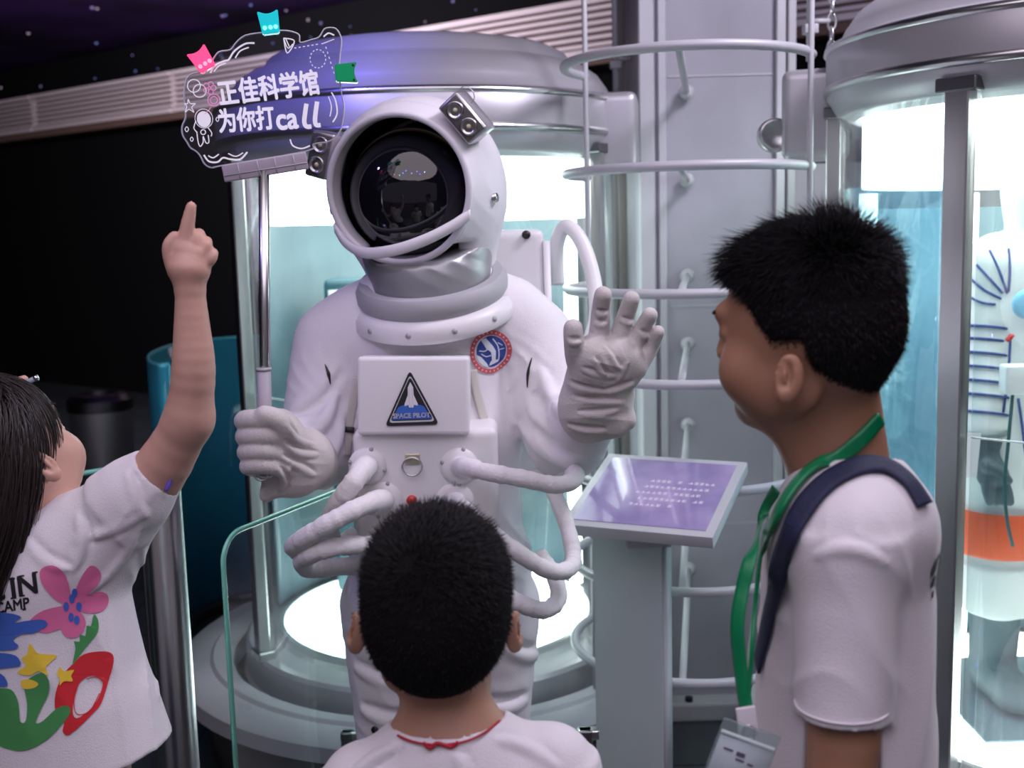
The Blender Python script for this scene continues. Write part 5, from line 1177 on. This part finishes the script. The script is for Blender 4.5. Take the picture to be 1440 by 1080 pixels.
# ------------------------------------------------------------------ girl pointing up (left of picture)
GC = P(2, 638, 1.50)
GIRL = thing('person', 'girl in a white tee printed with bright flowers, pointing up at the sign', 'person', (P(60, 900, 1.5).x, 1.5, 0))
GM = hframe(GC, (.34, .82, .46), (-.30, -.25, .90)); gs_ = 1.0
v = Vol((GC.x - .30, 1.20, 0), (P(320, 500, 1.45).x, 1.80, P(270, 270, 1.45).z), .0031)
head_sdf(v, GM, gs_, True, 0, .6)
v.cap(P(25, 690, 1.50), P(28, 765, 1.50), .044, .046, .02)
gsh = P(30, 790, 1.50); gR = P(150, 742, 1.50); gL = gsh + Vector((-.125, -.02, -.01)); gH = Vector((P(75, 1000, 1.5).x, 1.50, .66))
v.cap(gL, gR, .040, .040, .03); v.cap(gsh - Vector((0, 0, .03)), gH, .075, .082, .04, side=sx, ratio=1.35)
ge = P(266, 590, 1.46); gw = P(267, 402, 1.45)
v.chain([(gR, .040), (P(220, 668, 1.48), .037), (ge, .0285)], .02); v.chain([(ge, .0285), (P(272, 520, 1.45), .0275), (P(270, 460, 1.45), .0225), (gw, .0175)], .02)
# pointing hand seen from its back/palm side
YH = 1.45
v.chain([(gw, .0175), (P(266, 385, YH), .021)], .01); v.cap(P(260, 374, YH), P(259, 353, YH), .0225, .015, .01); v.cap(P(275, 376, YH), P(279, 358, YH), .019, .0135, .01)
v.chain([(P(260, 345, YH), .0110), (P(263, 322, YH), .0092), (P(266, 305, YH), .0080), (P(269, 290, YH), .0066)], .004)
v.chain([(P(275, 356, YH), .0085), (P(278, 341, YH), .0084), (P(279, 331, YH + .006), .0082), (P(280, 331, YH + .022), .0078), (P(277, 343, YH + .032), .0072)], .0012)
v.chain([(P(283, 362, YH), .0082), (P(289, 348, YH), .0080), (P(290, 341, YH + .006), .0078), (P(290, 342, YH + .020), .0074), (P(286, 353, YH + .030), .007)], .0012)
v.chain([(P(288, 374, YH), .0075), (P(297, 364, YH), .0072), (P(299, 356, YH + .005), .0070), (P(299, 358, YH + .018), .0066), (P(293, 366, YH + .027), .0064)], .0012)
v.chain([(P(250, 380, YH), .013), (P(240, 362, YH - .002), .0100), (P(238, 345, YH - .004), .0086), (P(245, 333, YH - .002), .0074)], .003)
# other arm raised out of view, fingers showing above the head
GF = 1.78
lh = P(-8, 552, GF); v.chain([(gL, .038), (gL + Vector((-.10, .12, -.12)), .030), (lh + Vector((-.05, -.02, -.06)), .018), (lh, .020)], .02)
for a, b in (((8, 542), (34, 533)), ((8, 552), (40, 546))): v.chain([(P(-10, a[1] + 4, GF), .013), (P(*a, GF), .0085), (P(*b, GF), .0065)], .003)
for q in (-1, 1):
    hp = gH + Vector((q * .065, 0, -.02)); kn = Vector((hp.x, 1.49, .38)); an = Vector((hp.x, 1.51, .09)); v.chain([(hp, .072), (kn, .048), (kn.lerp(an, .3), .047), (an, .032)], .02); shoe((hp.x, 1.50, 0), (.2, 1, 0), M_shoe, GIRL, .85)
gb = link('body', v.mesh('body'), M_skinG, GIRL); GBV = bvh_of([gb]); eyes(GM, gs_, GIRL)
def regG(x, y, z):
    line = np.where(y > .040, .052, np.where(y > .006, .010 + (y - .006) * 1.2, np.where(y > -.030, .004, -.03 - (-.030 - y) * 1.2)))
    line = np.where(y < -.070, -.085, line); return z - line
hairG = hair_cap('hair', GM, gs_, regG, .0065, M_hairg, GIRL)
# long hair: locks that slide over the skull and fall
def long_hair(name, M, s, N, seed):
    r_ = np.random.RandomState(seed); V = []; F = []; I3 = M.to_3x3(); Mi = M.inverted(); k = 0
    while k < N:
        d = r_.randn(3); d /= np.linalg.norm(d); l = Vector((d[0] * .080, -.012 + d[1] * .097, .020 + d[2] * .090))
        rg = float(regG(l.x, l.y, l.z))
        if rg < -.004 or l.z < -.05: continue
        side = 1 if l.x > 0 else -1
        p = M @ (l * s); n = (I3 @ Vector((l.x / .08 ** 2, (l.y + .012) / .097 ** 2, (l.z - .02) / .09 ** 2))).normalized()
        front = l.y > .012
        dr = I3 @ Vector((side * .35, -.55 if not front else -.1, -.9)); dr.normalize(); Ln = (.19 + .05 * r_.rand()) if not front else (.115 + .04 * r_.rand()) * (1 if r_.rand() < .5 else .7)
        ns = 14; b = len(V); wd_ = .00085 * (.6 + .8 * r_.rand()); q = p.copy(); off = .004 + .008 * r_.rand(); wob = r_.randn(3) * .10
        for j in range(ns):
            t = dr.copy(); sd = t.cross(n).normalized(); ww = wd_ * (1 - (j / ns) ** 2 * .8)
            V += [q + sd * ww, q - sd * ww, q + n * ww * .8]
            dr = (dr + Vector((-.13, -.03, -.22)) + Vector(wob) * .10).normalized(); q = q + dr * (Ln / ns)
            ql = (Mi @ q) / s; e = Vector((ql.x / .075, (ql.y + .012) / .092, (ql.z - .02) / .085)); eb = e.length
            if eb < 1 + off / .08:
                ql = Vector((ql.x, ql.y + .012, ql.z - .02)) * ((1 + off / .08) / max(eb, .3)) + Vector((0, -.012, .02)); q = M @ (ql * s)
        V.append(q)
        for j in range(ns - 1):
            for e in range(3): e2 = (e + 1) % 3; F.append((b + 3 * j + e, b + 3 * j + e2, b + 3 * j + 3 + e2, b + 3 * j + 3 + e))
        e0 = b + 3 * (ns - 1)
        for e in range(3): F.append((e0 + e, e0 + (e + 1) % 3, b + 3 * ns))
        k += 1
    o = link(name, pymesh(name, V, F), M_hairg, hairG); o['kind'] = 'stuff'; return o
long_hair('hair_strands', GM, gs_, 6000, 9)
# printed tee
v = Vol((GC.x - .34, 1.24, .70), (P(300, 700, 1.45).x, 1.78, P(200, 600, 1.45).z), .0034)
g_top = P(40, 800, 1.50); g_hem = P(75, 1075, 1.50)
v.cap(P(45, 800, 1.50), P(88, 1095, 1.50), .086, .098, .03, side=sx, ratio=1.45)
v.cap(P(95, 1000, 1.50), P(112, 1075, 1.50), .080, .092, .03, side=sx, ratio=1.45)
v.cap(gL + Vector((0, 0, .005)), P(140, 755, 1.50), .052, .056, .035); v.cap(P(25, 765, 1.50), P(45, 800, 1.50), .058, .08, .03, side=sx, ratio=1.2)
v.cap(P(120, 765, 1.50), P(186, 700, 1.48), .066, .050, .03); v.cap(P(170, 712, 1.485), P(221, 664, 1.48), .052, .0385, .02, flat=True)
v.cap(P(80, 735, 1.49), P(105, 715, 1.49), .02, .012, .02)
v.cap(P(206, 680, 1.48), P(262, 626, 1.475), .032, .038, .003, 'sub')
v.cap(P(22, 700, 1.50), P(25, 768, 1.50), .056, .052, .006, 'sub')
v.plane_cut(P(228, 1040, 1.5), (.25, 0, -1), .004)
v.fold(.0045, (1, 0, .15), 50, 81, P(190, 930, 1.45), .16, 1.6); v.fold(.0045, (.8, 0, -.6), 60, 82, P(150, 740, 1.42), .11, 1.8); v.fold(.003, (1, 0, .4), 45, 83, P(60, 900, 1.4), .2, 1.5); v.fold(.0035, (.7, 0, .7), 75, 84, P(110, 700, 1.45), .07, 1.8)
for pts, yy in ((((195, 745), (170, 790), (130, 830)), 1.415), (((205, 720), (165, 745), (110, 760)), 1.425), (((200, 775), (205, 870), (222, 980)), 1.46), (((180, 665), (190, 700), (205, 725)), 1.43), (((110, 725), (120, 760), (105, 800)), 1.42), (((40, 760), (60, 790), (95, 800)), 1.42)):
    v.crease(pts, .0042, .009)
gt = link('tee_shirt', v.mesh('tee_shirt'), M_tee, GIRL); GTB = bvh_of([gt])
link('sleeve_trim', tube('sleeve_trim', [P(233, 690, 1.445), P(238, 680, 1.448), P(242, 668, 1.455), P(243, 655, 1.465)], .0028, 8, 4), mat('trim_violet', (.10, .06, .45), .6), gt)
v = Vol((gH.x - .2, 1.30, .36), (gH.x + .2, 1.70, .86), .005); v.cap(gH + Vector((0, 0, .05)), gH - Vector((0, 0, .04)), .10, .10, .03, side=sx, ratio=1.35)
for q in (-1, 1): v.cap((gH.x + q * .065, 1.5, .62), (gH.x + q * .065, 1.495, .42), .088, .08, .02, flat=True)
link('shorts', v.mesh('shorts'), M_navy, GIRL)
# prints: drawn in photo pixels on a plane facing the viewer
go = P(80, 900, 1.40); gn = -ray(80, 900); gx = Vector((1, 0, .026)).normalized(); GP = frame(go, gx, gn.cross(gx)); 
if GP.col[2].to_3d().dot(gn) < 0: GP = frame(go, gx, -gn.cross(gx))
def G(u, w_):
    d = ray(u, w_); n_ = GP.col[2].to_3d(); t = (go - CAMLOC).dot(n_) / d.dot(n_); q = GP.inverted() @ (CAMLOC + d * t); return (q.x, q.y)
def gdecal(name, polys, m, off=.0014):
    sh = merge2([poly2(smooth2([G(*p) for p in pl], 3)) if isinstance(pl, list) else pl for pl in polys])
    # drop along the viewing direction, so perspective is kept
    bm = bmesh.new(); vs = [bm.verts.new((p[0], p[1], 0)) for p in sh[0]]
    for f in sh[1]:
        try: bm.faces.new([vs[i] for i in f])
        except ValueError: pass
    for _ in range(5):
        es = [e for e in bm.edges if e.calc_length() > .012]
        if not es: break
        bmesh.ops.subdivide_edges(bm, edges=es, cuts=1); bmesh.ops.triangulate(bm, faces=[f for f in bm.faces if len(f.verts) > 3])
    bad = []
    for q in bm.verts:
        w_ = GP @ q.co; d = (w_ - CAMLOC).normalized(); h, n, i, t = GTB.ray_cast(CAMLOC, d, 4)
        if h is None: bad.append(q)
        else: q.co = h - d * off
    bmesh.ops.delete(bm, geom=bad, context='VERTS'); bmesh.ops.recalc_face_normals(bm, faces=bm.faces); return link(name, bm_mesh(name, bm), m, gt)
pk = mat('print_pink', (.72, .16, .34), .8); bl_ = mat('print_blue', (.05, .13, .50), .8); gr_ = mat('print_green', (.06, .28, .08), .8); yl_ = mat('print_yellow', (.85, .60, .05), .8); rd_ = mat('print_red', (.62, .02, .03), .8); bk_ = mat('print_ink', (.008, .008, .010), .8)
gdecal('pink_flower', [[(58, 800), (74, 795), (90, 806), (98, 828), (100, 848), (92, 850), (76, 842), (62, 826), (56, 812)],
    [(126, 796), (138, 800), (142, 812), (134, 826), (118, 840), (106, 848), (104, 838), (112, 816)], [(104, 848), (120, 838), (140, 832), (152, 838), (151, 852), (140, 861), (122, 862), (108, 856)],
    [(88, 852), (100, 850), (100, 864), (92, 880), (80, 886), (62, 890), (40, 882), (44, 870), (62, 858)], [(92, 864), (100, 856), (112, 860), (120, 872), (118, 886), (108, 896), (94, 896), (86, 886), (87, 874)], [(92, 842), (108, 842), (112, 856), (100, 866), (88, 856)]], pk)
gdecal('flower_dots', [circ_ for circ_ in [[(u + 4 * math.cos(R(a)), w_ + 6.5 * math.sin(R(a))) for a in range(0, 360, 60)] for u, w_ in ((105, 834), (93, 853), (111, 853), (100, 868), (108, 872), (101, 842))]], bl_, .0022)
gdecal('green_leaf', [[(132, 864), (138, 872), (138, 888), (128, 902), (118, 914), (106, 930), (102, 934), (106, 912), (104, 902), (112, 902), (112, 892), (120, 894), (122, 880), (128, 880)]], gr_)
gdecal('blue_leaf', [[(-20, 866), (10, 862), (30, 868), (18, 876), (44, 872), (62, 872), (66, 880), (48, 890), (30, 892), (18, 900), (26, 908), (16, 914), (-20, 910)], [(-20, 920), (0, 918), (22, 922), (29, 934), (20, 938), (-20, 940)], [(-20, 944), (2, 948), (10, 960), (6, 966), (-20, 962)]], bl_, .0022)
gdecal('yellow_flower', [[(42, 905), (52, 918), (64, 920), (80, 922), (70, 932), (64, 940), (68, 950), (54, 944), (42, 950), (24, 946), (36, 936), (30, 926), (38, 920)]], yl_)
gdecal('yellow_petals', [[(84, 938), (90, 944), (104, 942), (100, 950), (102, 958), (90, 958), (84, 964), (84, 954), (80, 948)]], yl_, .0022)
gdecal('yellow_petals', [[(30, 957), (44, 956), (54, 962), (46, 968), (32, 968)]], yl_, .0022)
gdecal('red_ring', [poly2(smooth2([G(*p) for p in ((118, 920), (140, 916), (156, 918), (160, 930), (152, 960), (142, 990), (128, 1006), (116, 1018), (96, 1034), (88, 1028), (90, 1014), (78, 1000), (78, 975), (88, 950), (104, 932))], 3),
    [smooth2([G(*p) for p in ((128, 950), (142, 954), (144, 966), (136, 986), (124, 1000), (108, 1010), (102, 1000), (106, 975), (114, 958))], 3)])], rd_)
gdecal('green_hand', [[(-20, 975), (4, 968), (18, 972), (26, 990), (28, 1014), (36, 1014), (38, 990), (34, 966), (40, 955), (58, 946), (68, 956), (68, 975), (58, 996), (50, 1016), (60, 1014), (80, 996), (96, 993), (98, 1004), (84, 1022), (66, 1040), (40, 1054), (14, 1054), (-20, 1034)]], gr_, .0018)
gdecal('ring_lines', [stroke2([G(*p) for p in ((110, 962), (104, 985), (108, 1004), (126, 1000), (140, 975))], .0012, 5), stroke2([G(*p) for p in ((122, 955), (136, 952), (146, 960))], .0012, 5)], rd_, .002)
def gtext(s_, u0, w0, u1, w1, hpx, bold, shear=0):
    t = text2(s_, 1.0, bold, 'LEFT'); xs = [p[0] for p in t[0]]; ys = [p[1] for p in t[0]]; a = G(u0, w0); b = G(u1, w1); L_ = math.hypot(b[0] - a[0], b[1] - a[1]); pxg = L_ / math.hypot(u1 - u0, w1 - w0)
    t = xf2(t, 1, 1, -min(xs), -min(ys)); return xf2(t, L_ / (max(xs) - min(xs)), hpx * pxg / (max(ys) - min(ys)), a[0], a[1], math.atan2(b[1] - a[1], b[0] - a[0]))
def serif(u, w_, hw=4):  # little slabs that give the letters their serifs
    a, b = G(u - hw, w_ + .6), G(u + hw, w_ - .6); return stroke2([a, b], .0022, 0)
gdecal('lettering', [gtext('IN', 17, 842, 54, 834, 30, .03), gtext('C', -14, 848, 8, 844, 30, .03)] + [serif(*p) for p in ((19, 841), (17, 814), (31, 838), (30, 810), (49, 805))], bk_, .0008)
gdecal('lettering', [gtext('CAMP', -6, 864, 42, 855, 16, .03)] + [serif(u, w_, 2.5) for u, w_ in ((34, 857),)], bk_, .0008)
# phone-like stick in her raised fingers
st = thing('stylus', 'thin grey stick held up between the fingers above the girl\'s head', 'stylus', P(28, 541, GF)); link('shaft', cyl('shaft', P(20, 546, GF - .012), P(52, 531, GF - .012), .0042, 12), mat('stick_grey', (.25, .28, .32), .4), st); link('tip', cyl('tip', P(49, 532.5, GF - .012), P(53, 530.5, GF - .012), .0048, 12), M_steel, st)
# ------------------------------------------------------------------ striped space suit in the right display case
SU = thing('space_suit', 'white space suit with navy striped sleeves and orange band in the right glass case', 'space suit', (1.25, 2.70, .36))
M_s = mat('suit_canvas', (.80, .82, .80), .8, bump=.3, bscale=250)
sc = P(1466, 520, 2.72); sX = sc.x
v = Vol((sX - .36, 2.42, .36), (sX + .36, 2.98, 1.82), .005)
zt = P(1390, 345, 2.72).z; shl = P(1404, 372, 2.72); shr = Vector((2 * sX - shl.x, shl.y, shl.z))
v.cap((sX, 2.74, zt - .12), (sX, 2.74, .98), .115, .125, .04, side=sx, ratio=1.32); v.cap(shl, shr, .070, .070, .04)
v.ell((sX, 2.72, zt + .13), (.105, .115, .13), .02); v.cap((sX, 2.72, zt + .05), (sX, 2.73, zt - .05), .09, .1, .03)
wl_ = P(1380, 600, 2.66); ee = P(1382, 480, 2.72)
v.chain([(shl, .072), (ee, .062), (wl_, .054)], .02); v.chain([(shr, .072), (Vector((2 * sX - ee.x, ee.y, ee.z)), .062), (Vector((2 * sX - wl_.x, wl_.y, wl_.z)), .054)], .02)
kz = P(1415, 860, 2.70).z
for q in (-1, 1): v.chain([(Vector((sX + q * .085, 2.73, .98)), .098), (Vector((sX + q * .09, 2.72, kz + .05)), .080)], .015); v.cap((sX + q * .09, 2.72, kz + .12), (sX + q * .09, 2.72, kz), .088, .082, .02, flat=True)
v.fold(.004, (.2, 0, 1), 80, 91, Vector((sX - .1, 2.65, .85)), .25, 1.8); v.fold(.003, (1, 0, .3), 70, 92, Vector((sX, 2.6, 1.3)), .25, 1.8)
sb = link('body', v.mesh('body'), M_s, SU); SUB = bvh_of([sb])
m_st = mat('stripe_navy', (.04, .08, .28), .7)
def armc(t):  # centre line and radius of the near sleeve
    return (shl.lerp(ee, t * 2), .072 - .010 * t * 2) if t < .5 else (ee.lerp(wl_, t * 2 - 1), .062 - .008 * (t * 2 - 1))
for t in (.42, .50, .58, .66, .74, .82, .92):
  for mir in (0, 1):
    c, r_ = armc(t); nrm_ = (wl_ - shl).normalized()
    if mir: c = Vector((2 * sX - c.x, c.y, c.z)); nrm_ = Vector((-nrm_.x, nrm_.y, nrm_.z))
    a0 = Vector((1, 0, 0)); a0 = (a0 - nrm_ * a0.dot(nrm_)).normalized(); a1 = nrm_.cross(a0)
    link('sleeve_stripe', tube('sleeve_stripe', [c + (a0 * math.cos(R(a)) + a1 * math.sin(R(a))) * (r_ + .0025) for a in range(0, 360, 20)], .0036, 6, 2, True), m_st, SU)
for pts in ([(1374, 372), (1392, 392), (1410, 412)], [(1366, 392), (1385, 408), (1408, 420)], [(1392, 352), (1405, 380), (1416, 412)], [(1418, 350), (1420, 380), (1418, 410)], [(1360, 415), (1380, 425), (1400, 428)], [(1421, 470), (1418, 520), (1410, 580)], [(1432, 560), (1440, 620), (1442, 680)]):
    q = surf(SUB, pts, .002)
    if len(q) > 1: link('cord_line', tube('cord_line', [a for a, b in q], .0030, 6, 4), m_st, SU)
gl = Vol(wl_ - Vector((.09, .12, .24)), wl_ + Vector((.13, .12, .05)), .0032)
gl.chain([(wl_ - Vector((0, 0, .02)), .050), (P(1384, 640, 2.64), .034), (P(1396, 668, 2.62), .036)], .015)
for dx in (-14, -5, 5, 14): gl.chain([(P(1396 + dx * .6, 668, 2.62), .016), (P(1402 + dx, 690, 2.60), .012), (P(1406 + dx, 706, 2.60), .010)], .004)
gl.chain([(P(1388, 655, 2.60), .016), (P(1408, 665, 2.585), .012), (P(1418, 676, 2.58), .010)], .006)
link('glove', gl.mesh('glove'), mat('glove_dark', (.08, .12, .14), .7), SU)
link('cuff_ring', tube('cuff_ring', [wl_ + Vector((.054 * math.cos(R(a)), .054 * math.sin(R(a)), -.012)) for a in range(0, 360, 20)], .007, 8, 2, True), mat('cuff_grey', (.2, .24, .25), .4), SU)
link('orange_band', lathe('orange_band', [(.104, P(1400, 795, 2.6).z), (.109, P(1400, 790, 2.6).z), (.111, P(1400, 735, 2.6).z), (.106, P(1400, 730, 2.6).z)], (sX - .087, 2.73, 0), 0, 360, 40), mat('band_orange', (.85, .12, .04), .6), SU)
link('orange_band', lathe('orange_band', [(.104, P(1400, 795, 2.6).z), (.109, P(1400, 790, 2.6).z), (.111, P(1400, 735, 2.6).z), (.106, P(1400, 730, 2.6).z)], (sX + .087, 2.73, 0), 0, 360, 40), MATS['band_orange'], SU)
link('valve_box', box('valve_box', (0, 0, 0), (.030, .022, .034), Matrix.Translation(P(1428, 533, 2.565)), .006), M_white, SU)
link('round_dial', lathe('round_dial', [(0, .008), (.026, .008), (.034, .004), (.034, -.01)], (0, 0, 0), 0, 360, 32, M=frame(P(1446, 428, 2.60), (1, 0, 0), (0, 0, 1)) @ Matrix.Identity(4)), mat('dial_blue', (.15, .50, .70), .4), SU)
link('red_toggle', box('red_toggle', (0, 0, 0), (.010, .008, .004), Matrix.Translation(P(1420, 475, 2.60)) @ Matrix.Rotation(R(-50), 4, 'Y'), .002), M_red, SU)
link('air_cable', tube('air_cable', [P(1424, 555, 2.56), P(1418, 620, 2.55), P(1413, 680, 2.55), P(1416, 730, 2.55), P(1424, 768, 2.56)], .0042, 8, 8), mat('cable_teal', (.03, .10, .11), .5), SU)
for q in (-1, 1):
    v = Vol((sX + q * .09 - .11, 2.48, .352), (sX + q * .09 + .11, 2.90, kz + .08), .0045)
    v.cap((sX + q * .09, 2.73, kz + .02), (sX + q * .09, 2.74, .43), .062, .055, .02); v.cap((sX + q * .09, 2.74, .408), (sX + q * .09, 2.60, .402), .055, .048, .02); v.plane_cut((sX, 2.7, .372), (0, 0, -1), .004)
    link('boot', v.mesh('boot'), mat('boot_slate', (.10, .15, .17), .6), SU)
tag(link('paper_tag', box('paper_tag', (0, 0, 0), (.022, .001, .052), Matrix.Rotation(R(4), 4, 'Y'), .0), M_tee, None, None, False), 'small white paper tag hanging at the striped space suit\'s wrist', 'tag').location = P(1363, 640, 2.58)
mt = thing('floor_mat', 'grey square mat under the striped space suit', 'mat', (1.34, 2.67, .354))
link('sheet', box('sheet', (1.31, 2.71, .3575), (.25, .25, .0035), None, .002), mat('mat_slate', (.16, .24, .27), .6), mt)
